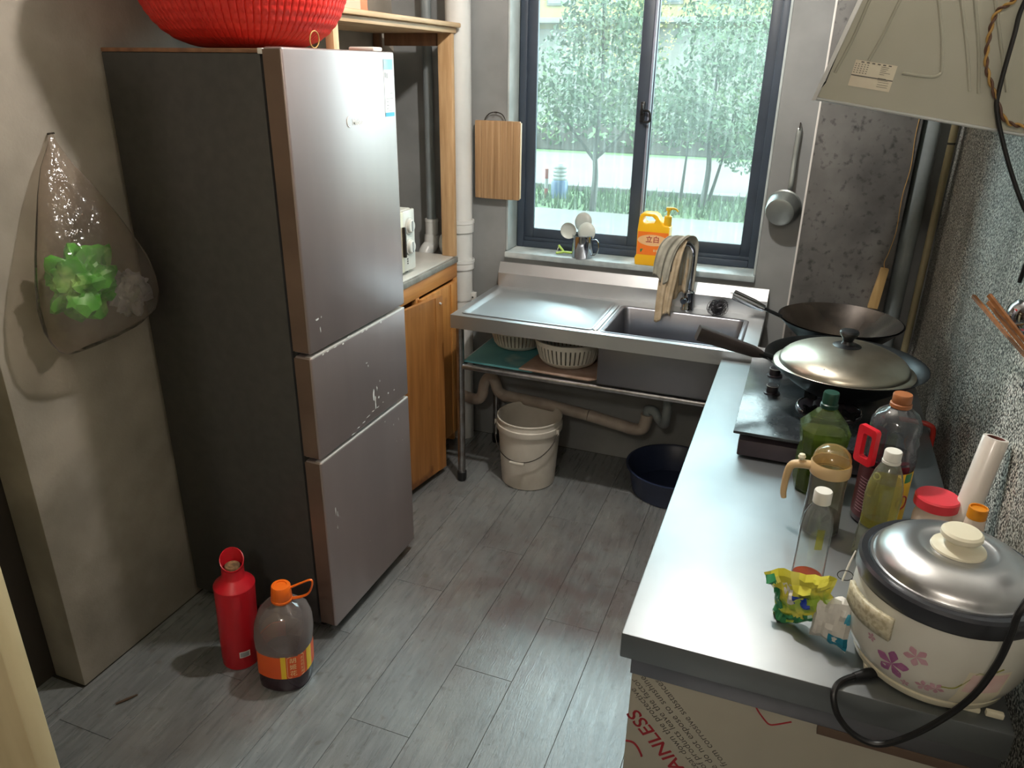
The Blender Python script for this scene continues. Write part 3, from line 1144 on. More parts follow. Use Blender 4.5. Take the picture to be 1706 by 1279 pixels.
# the jacket is only the outside shell, so cut its top away
me = [c for c in bpy.data.objects if c.name.startswith('bowl_jacket')][0].data
bm = B()
bm.from_mesh(me)
top = [f for f in bm.faces if f.normal.z > .5]
bmesh.ops.delete(bm, geom=top, context='FACES')
bm.to_mesh(me)
bm.free()
latho('strainer', [(0, .001), (.03, .001), (.034, .004), (.045, .003), (.05, 0)], 'chrome', bw, 24, c=((BX0 + BX1) / 2, (BY0 + BY1) / 2, SZ - .205))
# bead dividing bowl from drainboard
bm = B()
loft(bm, [rr_ring(-.694, -.672, BY0 - .006, BY1 + .012, SZ + .0003, .010), rr_ring(-.691, -.675, BY0 - .003, BY1 + .009, SZ + .005, .007)], True, False, True)
obj('bead', bm, 'stainless', sk, smooth=50)
# high back with a slanting top flange
pf = [(SY1 - .012, SZ - .01), (SY1 - .012, SZ + .062), (SY1 + .012, SZ + .108), (SY1 + .014, SZ + .108), (SY1 + .014, SZ - .01)]
obj('high_back', prism(B(), [(SX0 + .012, y, z) for y, z in pf], (SX1 - SX0 - .012, 0, 0)), 'stainless', sk, smooth=0)
for (xx, yy) in ((SX0 + .022, SY0 + .045), (SX1 - .03, SY0 + .045), (SX0 + .022, SY1 - .05), (SX1 - .03, SY1 - .05)):
    lg = obj('leg', tube(B(), [(xx, yy, .04), (xx, yy, SZ - .012)], .0165, 16), 'steel_tube', sk)
    latho('foot', [(0, 0), (.017, 0), (.021, .01), (.021, .045), (.0168, .05)], 'black_rubber', lg, 16, c=(xx, yy, 0))
for yy, nm in ((SY0 + .045, 'rail'), (SY1 - .05, 'rail')):
    obj(nm, tube(B(), [(SX0 + .022, yy, .552), (SX1 - .03, yy, .552)], .0125, 14), 'steel_tube', sk)
obj('rail', tube(B(), [(SX0 + .022, SY0 + .045, .552), (SX0 + .022, SY1 - .05, .552)], .0125, 14), 'steel_tube', sk)

# ------------------------------------------------------------------ counter along the right wall
CX0, CX1, CY0, CY1, CZ = -.197, .436, 1.112, 2.655, .762
ctr = thing('kitchen_counter', 'long stainless steel worktop over a cabinet with protective film along the right wall', 'counter', (.12, 1.88, 0))
bm = box(B(), CX0, CX1, CY0, CY1, CZ - .056, CZ, .003, 2)
obj('worktop', bm, 'stainless_y', ctr)
bxo('lower_apron', CX0 + .02, CX1 - .002, CY0 + .016, CY0 + .026, CZ - .102, CZ - .0565, 'stainless_dark', ctr, bev=.001)
bxo('batten_reflection', .16, CX1 - .002, CY0 + .0155, CY0 + .03, CZ - .122, CZ - .1025, 'batten_brown', ctr, bev=.001)  # brown strip, part wood batten, part dull reflection put in as colour
pn = bxo('front_panel', CX0 + .022, CX1 - .002, CY0 + .028, CY0 + .04, .06, CZ - .103, 'film_white', ctr, bev=.001)
bxo('side_panel', CX0 + .022, CX0 + .034, CY0 + .041, CY1 - .02, .06, CZ - .057, 'film_white', ctr, bev=.001)
bxo('bottom_panel', CX0 + .036, CX1 - .004, CY0 + .041, CY1 - .02, .06, .075, 'film_white', ctr, bev=.001)
bxo('plinth', CX0 + .06, CX1 - .03, CY0 + .08, CY1 - .05, 0, .059, 'black_plastic', ctr, bev=.001)
# printing on the protective film: it runs up to the left, upside down
PY = CY0 + .0277
dv = Vector((-.062, 0, .068)).normalized()       # reading direction
uv = Vector((-dv.z, 0, dv.x))                    # letters' up
dv = Vector((-.105, 0, .116)).normalized()
uv = Vector((0, -1, 0)).cross(dv)


def film_text(s, size, end, m, weight=0.0):
    """end: where the line ends (x, z); reads towards it"""
    o = Vector((end[0], PY, end[1]))
    return text('lettering', s, size, m, pn, lambda a, b: o + dv * a + uv * b, align='RIGHT', weight=weight)


film_text('stay away from corrosive substances', .0205, (-.128, .650), 'ink_grey')
film_text('please do not expose to sunshine', .0205, (-.156, .648), 'ink_grey')
film_text('six months of products leave the factor', .0205, (-.172, .636), 'ink_grey')
film_text('please tear down the protective', .0205, (-.172, .612), 'ink_grey')
film_text('STAINLESS', .043, (-.168, .556), 'ink_red', .0006)
bm = tube(B(), catmull([(-.1745, PY, .475), (-.160, PY, .476), (-.150, PY, .467), (-.142, PY, .452), (-.140, PY, .446)], 5), .0024, 6)
obj('print_swash', bm, 'ink_red', pn)
bm = tube(B(), catmull([(.052, PY, .655), (.062, PY, .640), (.076, PY, .624), (.083, PY, .620), (.092, PY, .623), (.118, PY, .640)], 5), .0016, 6)
obj('print_frame', bm, 'ink_red', pn)

# ------------------------------------------------------------------ gas stove
GX0, GX1, GY0, GY1, GZ = -.087, .335, 1.905, 2.622, .838
st = thing('gas_stove', 'black two-burner gas stove standing on the steel worktop', 'stove', (.124, 2.26, CZ))
bxo('body', GX0 + .016, GX1 - .016, GY0 + .002, GY1 - .03, CZ + .006, GZ - .024, 'hob_body', st, bev=.003)
for xx in (GX0 + .04, GX1 - .04):
    for yy in (GY0 + .05, GY1 - .07):
        latho('foot', [(0, 0), (.012, 0), (.012, .0058), (0, .0058)], 'black_rubber', st, 12, c=(xx, yy, CZ))
bxo('slab_neck', GX0 + .05, GX1 - .03, GY0 + .03, GY1 - .05, GZ - .024, GZ - .0085, 'hob_body', st, bev=0)
bxo('hob_slab', GX0, GX1, GY0, GY1, GZ - .008, GZ, 'hob_black', st, bev=.002)
for yy in (2.212, 2.36):
    k = latho('knob', [(.024, 0), (.024, .003), (.017, .004), (.0165, .024), (.0150, .0265), (0, .0265)], 'knob_black', st, 24, c=(-.008, yy, GZ))
    obj('knob_rim', tube(B(), [Vector((-.008 + .0165 * math.cos(q), yy + .0165 * math.sin(q), GZ + .0245)) for q in [2 * PI * i / 24 for i in range(24)]], .0012, 6, True), 'grey_plastic', k)
for (bx, by) in ((.150, 2.14), (.150, 2.52)):
    bu = latho('burner', [(.088, 0), (.088, .006), (.080, .0085), (.070, .006), (.056, .003), (.044, .003), (.043, .018), (.036, .022), (.02, .022), (.018, .017), (0, .017)], 'hob_body', st, 36, c=(bx, by, GZ))
    obj('drip_ring', tube(B(), [Vector((bx + .084 * math.cos(q), by + .084 * math.sin(q), GZ + .008)) for q in [2 * PI * i / 40 for i in range(40)]], .003, 8, True), 'chrome', bu)
    for i in range(4):
        a = PI / 4 + i * PI / 2
        u_ = Vector((math.cos(a), math.sin(a), 0))
        c_ = Vector((bx, by, GZ))
        P = [(.092, .007), (.092, .024), (.098, .034), (.09, .034), (.074, .022), (.05, .0255), (.05, .012), (.072, .009)]
        poly = [c_ + u_ * r_ + Vector((0, 0, z_)) - Vector((-u_.y, u_.x, 0)) * .004 for r_, z_ in P]
        obj('pot_support', prism(B(), poly, Vector((-u_.y, u_.x, 0)) * .008), 'iron', st, smooth=0)

# ------------------------------------------------------------------ range hood
HY0, HY1 = 1.90, 2.62
hd = thing('range_hood', 'khaki painted range hood hanging over the stove', 'range hood', (.3, 2.26, 1.60))
hp = [(-.018, 1.669), (.003, 1.70), (.062, 1.93), (.10, 2.06), (.16, 2.10), (XR - .002, 2.10), (XR - .002, 1.597)]
obj('canopy', prism(B(), [(x_, HY0, z_) for x_, z_ in hp], (0, HY1 - HY0, 0)), 'hood_paint', hd, smooth=0)
obj('bottom_lip', tube(B(), [(-.016, HY0 - .001, 1.6685), (XR - .004, HY0 - .001, 1.597)], .0035, 8), 'hood_strip', hd)
obj('front_strip', prism(B(), [(-.0205, HY0 - .006, 1.664), (-.012, HY0 - .006, 1.664), (.070, HY0 - .006, 1.93), (.108, HY0 - .006, 2.06), (.098, HY0 - .006, 2.06), (.060, HY0 - .006, 1.93)], (0, HY1 - HY0 + .012, 0)), 'hood_strip', hd, smooth=0)
for L_ in ([(.062, 1.861), (.042, 1.787), (.018, 1.721)], [(.120, 1.862), (.099, 1.793), (.081, 1.746)],
           [(.178, 1.89), (.190, 1.859), (.210, 1.793), (.222, 1.735), (.220, 1.720), (.200, 1.716), (.150, 1.722)], [(.215, 1.89), (.230, 1.859), (.260, 1.771), (.283, 1.69)],
           [(.246, 1.89), (.255, 1.858), (.281, 1.771), (.300, 1.686)], [(.275, 1.89), (.29, 1.858), (.325, 1.76), (.35, 1.69)]):
    tubeo('embossed_rib', [(x_, HY0 - .0004, z_) for x_, z_ in L_], .0032, 'hood_paint', hd, n=5, seg=8)
hl = plane_fn((.093, HY0 - .0008, 1.712), (.083, 0, -.012), (.012, 0, .083))
lb2 = obj('rating_label', sheet(B(), lambda a, b: hl((a - .5) * .084, (b - .5) * .052 + .004), 1, 1), 'paper_label', hd, smooth=0)
hl2 = plane_fn((.093, HY0 - .0013, 1.712), (.083, 0, -.012), (.012, 0, .083))
bm = B()
rnd = random.Random(9)


def bar(u0, u1, v0, v1):
    t = bmesh.new()
    sheet(t, lambda a, b: hl2(u0 + (u1 - u0) * a, v0 + (v1 - v0) * b), 1, 1)
    merge(bm, t)


bar(-.042, .042, -.001, .001)
for i in range(7):
    bar(.012, .012 + rnd.uniform(.01, .022), .023 - i * .0036 - (.004 if i > 4 else 0), .0238 - i * .0036 - (.004 if i > 4 else 0))
for i in range(5):
    for k in range(5):
        bar(-.040 + i * .006, -.0372 + i * .006, .022 - k * .0042, .0234 - k * .0042)
for i in range(6):
    bar(-.03 + i * .011, -.024 + i * .011, .0262, .0284)
for k in range(3):
    bar(.014, .036, -.0065 - k * .0045, -.0058 - k * .0045)
obj('label_print', bm, 'ink_grey', lb2, smooth=0)['kind'] = 'stuff'

# ------------------------------------------------------------------ outside the window
GZ0 = -.30
# unseen house front, added to block sky light from the ground outside
bm = box(B(), -16, XL - .13, YW + .01, YW + .24, GZ0, 15, 0)
box(bm, XR + .13, 14, YW + .01, YW + .24, GZ0, 15, 0)
box(bm, XL - .13, XR + .13, YW + .01, YW + .24, ZC + .125, 15, 0)
struct(obj('wall_sky_block', bm, 'facade_grey', smooth=0))
struct(bxo('ground', -40, 40, 3.45, 60, GZ0 - .2, GZ0, 'grass', bev=0))
struct(bxo('pavement', -12, 8, 6.2, 11.3, GZ0, GZ0 + .03, 'paving', bev=.01))
struct(bxo('road', -40, 40, 13.6, 19.5, GZ0, GZ0 + .02, 'asphalt', bev=0))
struct(bxo('kerb', -40, 40, 13.35, 13.6, GZ0, GZ0 + .1, 'paving', bev=.02))


def leaf_mesh(bm, centre, rad, n, rnd, size=(.028, .062), squash=.8):
    for _ in range(n):
        while True:
            p = Vector((rnd.uniform(-1, 1), rnd.uniform(-1, 1), rnd.uniform(-1, 1)))
            if .15 < p.length < 1:
                break
        p = centre + Vector((p.x * rad[0], p.y * rad[1], p.z * rad[2]))
        a = Vector((rnd.uniform(-1, 1), rnd.uniform(-1, 1), rnd.uniform(-1, 1))).normalized()
        b = a.orthogonal().normalized()
        s = rnd.uniform(*size)
        v = [bm.verts.new(p + a * s), bm.verts.new(p + b * s * .45), bm.verts.new(p - a * s), bm.verts.new(p - b * s * .45)]
        bm.faces.new(v)


def tree(label, base, crowns, trunks, seed, n=1900, m='leaf'):
    rnd = random.Random(seed)
    base = Vector(base)
    t = thing('tree', label, 'tree', base, 'trees outside the window')
    for k, path in enumerate(trunks):
        P = [base + Vector(p) for p in path]
        r0 = .055 if k == 0 else .03
        tubeo('trunk' if k == 0 else 'branch', P, [r0 * (1 - .7 * i / (len(P) - 1)) for i in range(len(P))], 'bark', t, n=4, seg=8)
    bm = B()
    for (c, r, q) in crowns:
        leaf_mesh(bm, base + Vector(c), r, int(n * q), rnd)
    o = obj('foliage', bm, m, t, smooth=0, normals=False)
    o['kind'] = 'stuff'
    return t


tree('leafy green tree with forked trunk seen through the left window pane', (-3.06, 11.5, GZ0),
     [((0, 0, 2.0), (1.0, .8, .8), 1.2), ((-.5, .1, 1.55), (.6, .6, .42), .28), ((.45, 0, 1.6), (.55, .6, .4), .28), ((.1, 0, 2.9), (.75, .7, .7), .7), ((-.2, .2, 3.6), (.6, .6, .6), .5)],
     [[(0, 0, -.05), (.02, 0, .5), (0, 0, .9), (.05, 0, 1.8), (0, 0, 3.0)], [(.0, 0, .75), (-.35, 0, 1.15), (-.65, .05, 1.5)], [(.02, 0, .8), (.35, 0, 1.1), (.55, 0, 1.4)]], 11)
tree('bushy green tree with several thin trunks seen through the right window pane', (-1.55, 12.6, GZ0),
     [((.1, 0, 1.7), (.95, .8, .75), 1.1), ((-.5, 0, 1.4), (.5, .6, .5), .5), ((.6, 0, 1.1), (.6, .6, .55), .6), ((.2, 0, 2.7), (.9, .8, .8), .8), ((.5, 0, 3.7), (.9, .8, .8), .7)],
     [[(0, 0, -.05), (.05, 0, .6), (0, 0, 1.2), (.05, 0, 2.4)], [(-.35, 0, 0), (-.32, 0, .6), (-.3, 0, 1.2)], [(.1, .05, .1), (.25, 0, .8), (.35, 0, 1.5)]], 12)
tree('tall pale tree across the road behind the left forked tree', (-5.3, 21.5, GZ0), [((0, 0, 3.0), (1.6, 1.2, 1.6), 1.0), ((.2, 0, 5.2), (1.3, 1.1, 1.3), .8)],
     [[(0, 0, -.05), (0, 0, 1.5), (.1, 0, 4.5)]], 13, m='leaf_y')
tree('broad green tree across the road behind the right bushy tree', (-1.6, 22.0, GZ0), [((0, 0, 3.2), (2.2, 1.3, 1.7), 1.3), ((.6, 0, 5.4), (1.8, 1.1, 1.5), 1.0)],
     [[(0, 0, -.05), (0, 0, 1.5), (.1, 0, 4.8)]], 14)
hdg = thing('hedge', 'low clipped green hedge along the far side of the road', 'hedge', (-4, 20.5, GZ0))
bm = B()
rnd = random.Random(5)
for i in range(30):
    leaf_mesh(bm, Vector((-11 + i * .48, 20.5, GZ0 + .55)), (.5, .4, .5), 90, rnd, (.06, .13))
o = obj('foliage', bm, 'leaf', hdg, smooth=0, normals=False)
o['kind'] = 'stuff'
bxo('hedge_core', -11, 3.5, 20.35, 20.65, GZ0, GZ0 + .7, 'bark', hdg, bev=.05)
gr_bm = B()
rnd = random.Random(6)
for i in range(2600):
    xx, yy = rnd.uniform(-6.5, 1.2), rnd.uniform(11.35, 13.3)
    h_ = rnd.uniform(.06, .2)
    p = Vector((xx, yy, GZ0))
    d = Vector((rnd.uniform(-.06, .06), rnd.uniform(-.06, .06), h_))
    w_ = Vector((rnd.uniform(-1, 1), rnd.uniform(-1, 1), 0)).normalized() * .02
    gr_bm.faces.new([gr_bm.verts.new(p - w_), gr_bm.verts.new(p + w_), gr_bm.verts.new(p + d)])
go = obj('grass_blades', gr_bm, 'grass', smooth=0, normals=False)
tag(go, 'long grass on the verge below the trees outside', 'grass', kind='stuff')
bo = thing('bollard', 'blue and white banded bollard on the verge outside the window', 'bollard', (-3.92, 12.5, GZ0))
latho('post', [(0, 0), (.14, 0), (.14, .26), (.12, .30)], 'bollard_blue', bo, 20, c=(-3.92, 12.5, GZ0))
for k in range(4):
    latho('band', [(.115, 0), (.122, .01), (.122, .05), (.115, .06)], 'bollard_white' if k % 2 else 'grey_plastic', bo, 20, c=(-3.92, 12.5, GZ0 + .30 + k * .06))
latho('cap', [(.115, 0), (.1, .03), (0, .04)], 'bollard_white', bo, 20, c=(-3.92, 12.5, GZ0 + .54))
po = thing('marker_post', 'thin red and white marker post beside the banded bollard', 'post', (-4.12, 12.4, GZ0))
for k in range(3):
    latho('segment', [(0, 0), (.03, 0), (.03, .16), (0, .16)], 'post_red' if k % 2 == 0 else 'bollard_white', po, 12, c=(-4.12, 12.4, GZ0 + k * .16))
# apartment building across the road
bd = thing('apartment_building', 'cream apartment building with rows of windows beyond the trees', 'building', (-6, 34, GZ0))
bxo('wall', -22, 9, 34, 44, GZ0, 16, 'facade', bd, bev=0)
bxo('ground_floor_band', -22, 9, 33.8, 34, GZ0, 3.3, 'facade_grey', bd, bev=0)
for i in range(13):
    for k in range(4):
        x_ = -20.5 + i * 2.25
        z_ = 4.2 + k * 3.0
        w_ = bxo('window', x_, x_ + 1.25, 33.93, 33.99, z_, z_ + 1.5, 'facade_grey', bd, bev=.01)
        bxo('pane', x_ + .08, x_ + 1.17, 33.90, 33.928, z_ + .08, z_ + 1.42, 'far_glass', w_, bev=0)
for k in range(4):
    bxo('balcony_slab', -21, 8, 33.2, 33.995, 3.5 + k * 3.0, 3.7 + k * 3.0, 'facade_grey', bd, bev=.01)

# ------------------------------------------------------------------ pipes by the window
pp = thing('drain_stack', 'thick white plastic drain pipe running up the corner beside the window', 'pipe', (-1.447, 3.137, 0))
PX, PYY = -1.447, 3.137
obj('pipe', tube(B(), [(PX, PYY, 0), (PX, PYY, ZC)], .0535, 32), 'pvc', pp)
for (z0, z1) in ((1.03, 1.085), (.86, .905)):
    latho('coupling', [(.054, 0), (.0605, .002), (.0605, z1 - z0 - .016), (.063, z1 - z0 - .014), (.063, z1 - z0), (.054, z1 - z0)], 'pvc', pp, 32, c=(PX, PYY, z0))
tubeo('branch_socket', [(PX, PYY, .985), (PX - .05, PYY, .97), (PX - .085, PYY, .962)], [.05, .05, .05], 'pvc', pp, seg=20)
cl = obj('clamp', lathe(B(), [(.0545, 0), (.057, 0), (.057, .035), (.0545, .035)], 32, (PX, PYY, .715)), 'pvc', pp)
bxo('clamp_ear', PX + .055, PX + .078, PYY - .018, PYY + .006, .712, .754, 'pvc', cl, bev=.003)
tubeo('screw', [(PX + .066, PYY - .0185, .733), (PX + .066, PYY - .021, .733)], .004, 'ink_black', cl, n=1)
p2 = thing('vent_pipe', 'thin white plastic pipe with an elbow behind the cabinet post', 'pipe', (-1.60, 3.15, .94))
obj('pipe', tube(B(), [(-1.60, 3.150, 1.0), (-1.60, 3.150, ZC)], .0215, 24), 'pipe_grey', p2)
latho('coupling', [(.022, 0), (.029, .002), (.029, .06), (.031, .062), (.031, .075), (.022, .075)], 'pvc', p2, 24, c=(-1.60, 3.150, 1.0))
tubeo('elbow', [(-1.60, 3.15, 1.0), (-1.602, 3.142, .955), (-1.61, 3.118, .935), (-1.615, 3.10, .905), (-1.615, 3.10, .84)], .034, 'pvc', p2, seg=20)
# grey pipe and pole in the recess by the column
gp = thing('grey_pipe', 'grey plastic riser pipe in the dark recess beside the stove wall', 'pipe', (.372, 3.10, 0))
obj('pipe', tube(B(), [(.372, 3.10, 0), (.372, 3.10, ZC)], .030, 24), 'pipe_grey', gp)
latho('coupling', [(.0305, 0), (.036, .002), (.036, .09), (.0305, .092)], 'pipe_grey', gp, 24, c=(.372, 3.10, 1.9))
po2 = thing('bamboo_pole', 'thin yellowish pole standing in the corner right of the grey pipe', 'pole', (.436, 3.08, 0))
obj('cane', tube(B(), [(.437, 3.06, 0), (.437, 3.06, 1.2), (.437, 3.06, 2.5)], .0125, 14), 'pole_bamboo', po2)
obj('node_band', tube(B(), [(.437, 3.06, 1.50), (.437, 3.06, 1.507)], .0135, 14), 'ink_black', po2)

# hanging wood block on its wire
bk = thing('wood_block', 'small block of raw wood hanging on a wire against the sooty column', 'wood block', (.30, 3.035, .91))
obj('block', prism(B(), [(.278, 3.019, .912), (.312, 3.019, .910), (.323, 3.019, 1.060), (.297, 3.019, 1.062)], (0, .03, 0)), 'block_wood', bk, smooth=0)
tubeo('wire', [(.309, 3.034, 1.06), (.304, 3.034, 1.085), (.312, 3.036, 1.12), (.322, 3.04, 1.2), (.318, 3.04, 1.32), (.326, 3.043, 1.42), (.320, 3.043, 1.52), (.322, 3.0455, 1.60)], .0012, 'cable_yellow', bk, seg=6)
obj('nail', tube(B(), [(.322, 3.049, 1.60), (.322, 3.036, 1.602)], .002, 8), 'wire_dark', bk)

# ------------------------------------------------------------------ cutting board on the wall
cbd = thing('cutting_board', 'bamboo cutting board hanging by a wire loop left of the window', 'cutting board', (-1.30, 3.18, 1.18))
bx0, bx1, bz0, bz1 = -1.388, -1.178, 1.183, 1.512
n = 7
for i in range(n):
    a, b_ = bx0 + (bx1 - bx0) * i / n, bx0 + (bx1 - bx0) * (i + 1) / n
    bxo('strip', a + .0001, b_ - .0001, 3.166, 3.184, bz0, bz1, 'bamboo', cbd, bev=.0012 if 0 < i < n - 1 else .004)
bxo('edge_band', bx1 - .0002, bx1 + .004, 3.167, 3.183, bz0 + .006, bz1 - .006, 'bamboo_edge', cbd, bev=.002)
tubeo('wire_loop', [(-1.345, 3.176, 1.508), (-1.342, 3.18, 1.522), (-1.325, 3.184, 1.540), (-1.297, 3.186, 1.546), (-1.268, 3.184, 1.538), (-1.252, 3.18, 1.520), (-1.248, 3.176, 1.508)], .0022, 'wire_dark', cbd)
tubeo('nail', [(-1.298, 3.2005, 1.5435), (-1.298, 3.172, 1.546)], .0022, 'wire_dark', cbd, n=1)

# ------------------------------------------------------------------ small pan on the wall right of the window
pan = thing('saucepan', 'small aluminium saucepan hanging by its handle right of the window', 'pan', (-.08, 3.195, 1.17))
c_ = Vector((-.075, 3.19, 1.238))
ax = Vector((-.18, -1.0, -.25)).normalized()          # bottom of the pan faces the room, tipped down
u_ = ax.orthogonal().normalized()
v_ = ax.cross(u_)


def oriented(prof, c, ax, seg=32):
    ax = Vector(ax).normalized()
    u = ax.orthogonal().normalized()
    v = ax.cross(u)
    bm = lathe(B(), prof, seg)
    for w in bm.verts:
        w.co = Vector(c) + u * w.co.x + v * w.co.y + ax * w.co.z
    return bm


obj('pan_body', oriented([(.066, -.005), (.068, 0), (.064, .004), (.058, .05), (.053, .062), (.044, .066), (0, .066), (0, .063), (.044, .063), (.051, .059), (.061, .003)], c_ + Vector((0, -.022, 0)), ax), 'alu_pan', pan)
tubeo('handle', [c_ + Vector((.012, -.02, .062)), c_ + Vector((.014, -.024, .09)), (-.062, 3.178, 1.42), (-.0605, 3.184, 1.515), (-.060, 3.188, 1.53)], [.0035, .004, .0045, .0045, .003], 'alu_pan', pan, flat=2.2)
tubeo('hook', [(-.0605, 3.2005, 1.545), (-.0605, 3.178, 1.545), (-.0605, 3.172, 1.532), (-.0605, 3.176, 1.522)], .0022, 'wire_dark', pan, n=3)

# ------------------------------------------------------------------ on the window sill
ZS = OZ0 + .0272
mg = thing('steel_mug', 'stainless steel mug holding spoons on the window sill', 'mug', (-.892, 3.222, ZS))
mc = (-.892, 3.222, ZS)
latho('cup', [(0, 0), (.0445, 0), (.0465, .003), (.0465, .098), (.048, .1), (.0465, .101), (.0450, .099), (.0450, .004), (0, .004)], 'chrome', mg, 32, c=mc)
tubeo('handle', [(-.847, 3.212, ZS + .082), (-.828, 3.208, ZS + .085), (-.817, 3.206, ZS + .070), (-.816, 3.206, ZS + .045), (-.826, 3.208, ZS + .022), (-.847, 3.212, ZS + .014)], .005, 'chrome', mg, flat=.5)


def spoon(label, base, tip, r, face, m, s2=1.0):
    base, tip = Vector(base), Vector(tip)
    t = thing('serving_spoon', label, 'spoon', base, 'spoons in the steel mug')
    d = (tip - base).normalized()
    tubeo('handle', [base, base.lerp(tip, .5), tip - d * r * .8], .0035, m, t, flat=.6)
    f = Vector(face).normalized()
    f = (f - d * f.dot(d)).normalized()
    side = d.cross(f)
    bm = lathe(B(), [(0, .0), (r * .5, .001), (r * .85, .0045), (r, .011), (r * 1.02, .0118), (r * .97, .0125), (r * .82, .0065), (r * .48, .003), (0, .0022)], 28)
    for w in bm.verts:
        w.co = tip + side * w.co.x * s2 + d * w.co.y * 1.05 + f * (w.co.z - .006)
    obj('bowl', bm, m, t)


spoon('grey round rice spoon standing tallest in the steel mug', (-.905, 3.235, ZS + .006), (-.908, 3.262, ZS + .148), .040, (.1, .9, .1), 'spoon_grey')
spoon('pale spoon leaning out over the left rim of the steel mug', (-.872, 3.215, ZS + .006), (-.956, 3.212, ZS + .116), .034, (-.6, -.5, .7), 'spoon_white', 1.1)
spoon('translucent white spoon on the right in the steel mug', (-.890, 3.200, ZS + .006), (-.878, 3.215, ZS + .114), .040, (.1, 1, 0), 'spoon_white')
pe = thing('vegetable_peeler', 'light green plastic peeler lying left of the steel mug on the sill', 'peeler', (-.985, 3.235, ZS))
tubeo('handle', [(-.940, 3.238, ZS + .012), (-.965, 3.236, ZS + .012), (-.985, 3.235, ZS + .013)], [.008, .008, .006], 'peeler_green', pe, flat=.7)
tubeo('fork', [(-1.015, 3.222, ZS + .008), (-1.005, 3.228, ZS + .009), (-.985, 3.235, ZS + .013), (-1.000, 3.245, ZS + .026), (-1.012, 3.252, ZS + .036)], .0055, 'peeler_green', pe)
tubeo('blade', [(-1.013, 3.224, ZS + .010), (-1.011, 3.250, ZS + .034)], .002, 'steel_lid', pe, n=1)

# washing-up liquid bottle
dt = thing('detergent_bottle', 'yellow washing-up liquid bottle with orange label and pump on the sill', 'bottle', (-.578, 3.222, ZS), local=True)
# body outline in x-z (local), extruded in y with rounded edges
out = [(-.070, .006), (-.066, 0), (.066, 0), (.070, .006), (.072, .03), (.066, .045), (.066, .145), (.066, .168), (.052, .172), (.046, .172), (.036, .176), (.012, .212), (-.002, .220), (-.048, .220), (-.060, .214), (-.064, .2), (-.068, .15), (-.066, .045), (-.073, .03)]
hole = [(-.045, .182), (-.049, .196), (-.042, .208), (-.010, .208), (.006, .194), (-.001, .181), (-.034, .177)]
bm = B()
q0 = [bm.verts.new((x_, -.034, z_)) for x_, z_ in out]
h0 = [bm.verts.new((x_, -.034, z_)) for x_, z_ in hole]
ed = [bm.edges.new((q0[i], q0[(i + 1) % len(q0)])) for i in range(len(q0))] + [bm.edges.new((h0[i], h0[(i + 1) % len(h0)])) for i in range(len(h0))]
bmesh.ops.triangle_fill(bm, use_beauty=True, edges=ed)
ret = bmesh.ops.extrude_face_region(bm, geom=bm.faces[:])
bmesh.ops.translate(bm, vec=(0, .068, 0), verts=[e for e in ret['geom'] if isinstance(e, bmesh.types.BMVert)])
bmesh.ops.recalc_face_normals(bm, faces=bm.faces)
sharp = [e for e in bm.edges if len(e.link_faces) == 2 and e.calc_face_angle(0) > 1.2]
bmesh.ops.bevel(bm, geom=sharp, offset=.009, segments=3, profile=.5, affect='EDGES', clamp_overlap=True)
obj('bottle_body', bm, 'detergent_yellow', dt, smooth=50)
lab = obj('label', sheet(B(), lambda a, b: (-.0645 + .129 * a, -.0346, .046 + .098 * b), 2, 2), 'detergent_orange', dt, smooth=0)
el = B()
el.faces.new([el.verts.new((.064 * math.cos(q), -.0350, .109 + .024 * math.sin(q))) for q in [2 * PI * i / 30 for i in range(30)]])
obj('label_oval', el, 'detergent_peach', lab, smooth=0)
text('lettering', '立白', .030, 'ink_red', lab, plane_fn((0, -.0354, .111), (1, 0, 0), (0, 0, 1)), weight=.0004)
for k in range(4):
    bxo('small_print', .006 + k * .011, .014 + k * .011, -.0352, -.0348, .061, .071, 'detergent_peach', lab, bev=0, smooth=0)
lf = B()
lf.faces.new([lf.verts.new(p) for p in ((-.05, -.035, .056), (-.044, -.035, .058), (-.042, -.035, .066), (-.036, -.035, .070), (-.044, -.035, .071), (-.052, -.035, .068), (-.049, -.035, .064))])
obj('label_leaf', lf, 'pack_green', lab, smooth=0)
latho('pump_collar', [(.016, 0), (.0165, .004), (.016, .038), (.012, .042), (.006, .044), (.006, .062)], 'pump_yellow', dt, 24, c=(.051, 0, .170))
ph = obj('pump_head', box(B(), .040, .062, -.008, .008, .232, .247, .003), 'pump_yellow', dt)
tubeo('spout', [(.060, 0, .242), (.074, 0, .242), (.084, 0, .238), (.090, 0, .230)], [.006, .005, .004, .0035], 'pump_yellow', ph)

# ------------------------------------------------------------------ tap and cloths
FXc, FYc = -.398, 3.128
tp = thing('kitchen_tap', 'chrome swan-neck tap at the back of the sink', 'tap', (FXc, FYc, SZ))
latho('tap_base', [(0, 0), (.027, 0), (.0275, .006), (.024, .012), (.0245, .07), (.026, .078), (.020, .084), (.0125, .088), (0, .088)], 'chrome', tp, 28, c=(FXc, FYc, SZ))
neck = [(FXc, FYc, SZ + .085), (FXc + .003, FYc - .002, SZ + .19), (FXc + .003, FYc - .005, SZ + .245), (FXc - .012, FYc - .03, SZ + .283), (FXc - .040, FYc - .065, SZ + .288), (FXc - .062, FYc - .095, SZ + .262), (FXc - .070, FYc - .108, SZ + .22), (FXc - .072, FYc - .112, SZ + .185)]
tubeo('neck', neck, .0115, 'chrome', tp, seg=16)
lv = tubeo('lever', [(FXc - .006, FYc - .022, SZ + .05), (FXc - .012, FYc - .045, SZ + .052), (FXc - .010, FYc - .058, SZ + .05)], [.012, .014, .012], 'chrome', tp, seg=14)


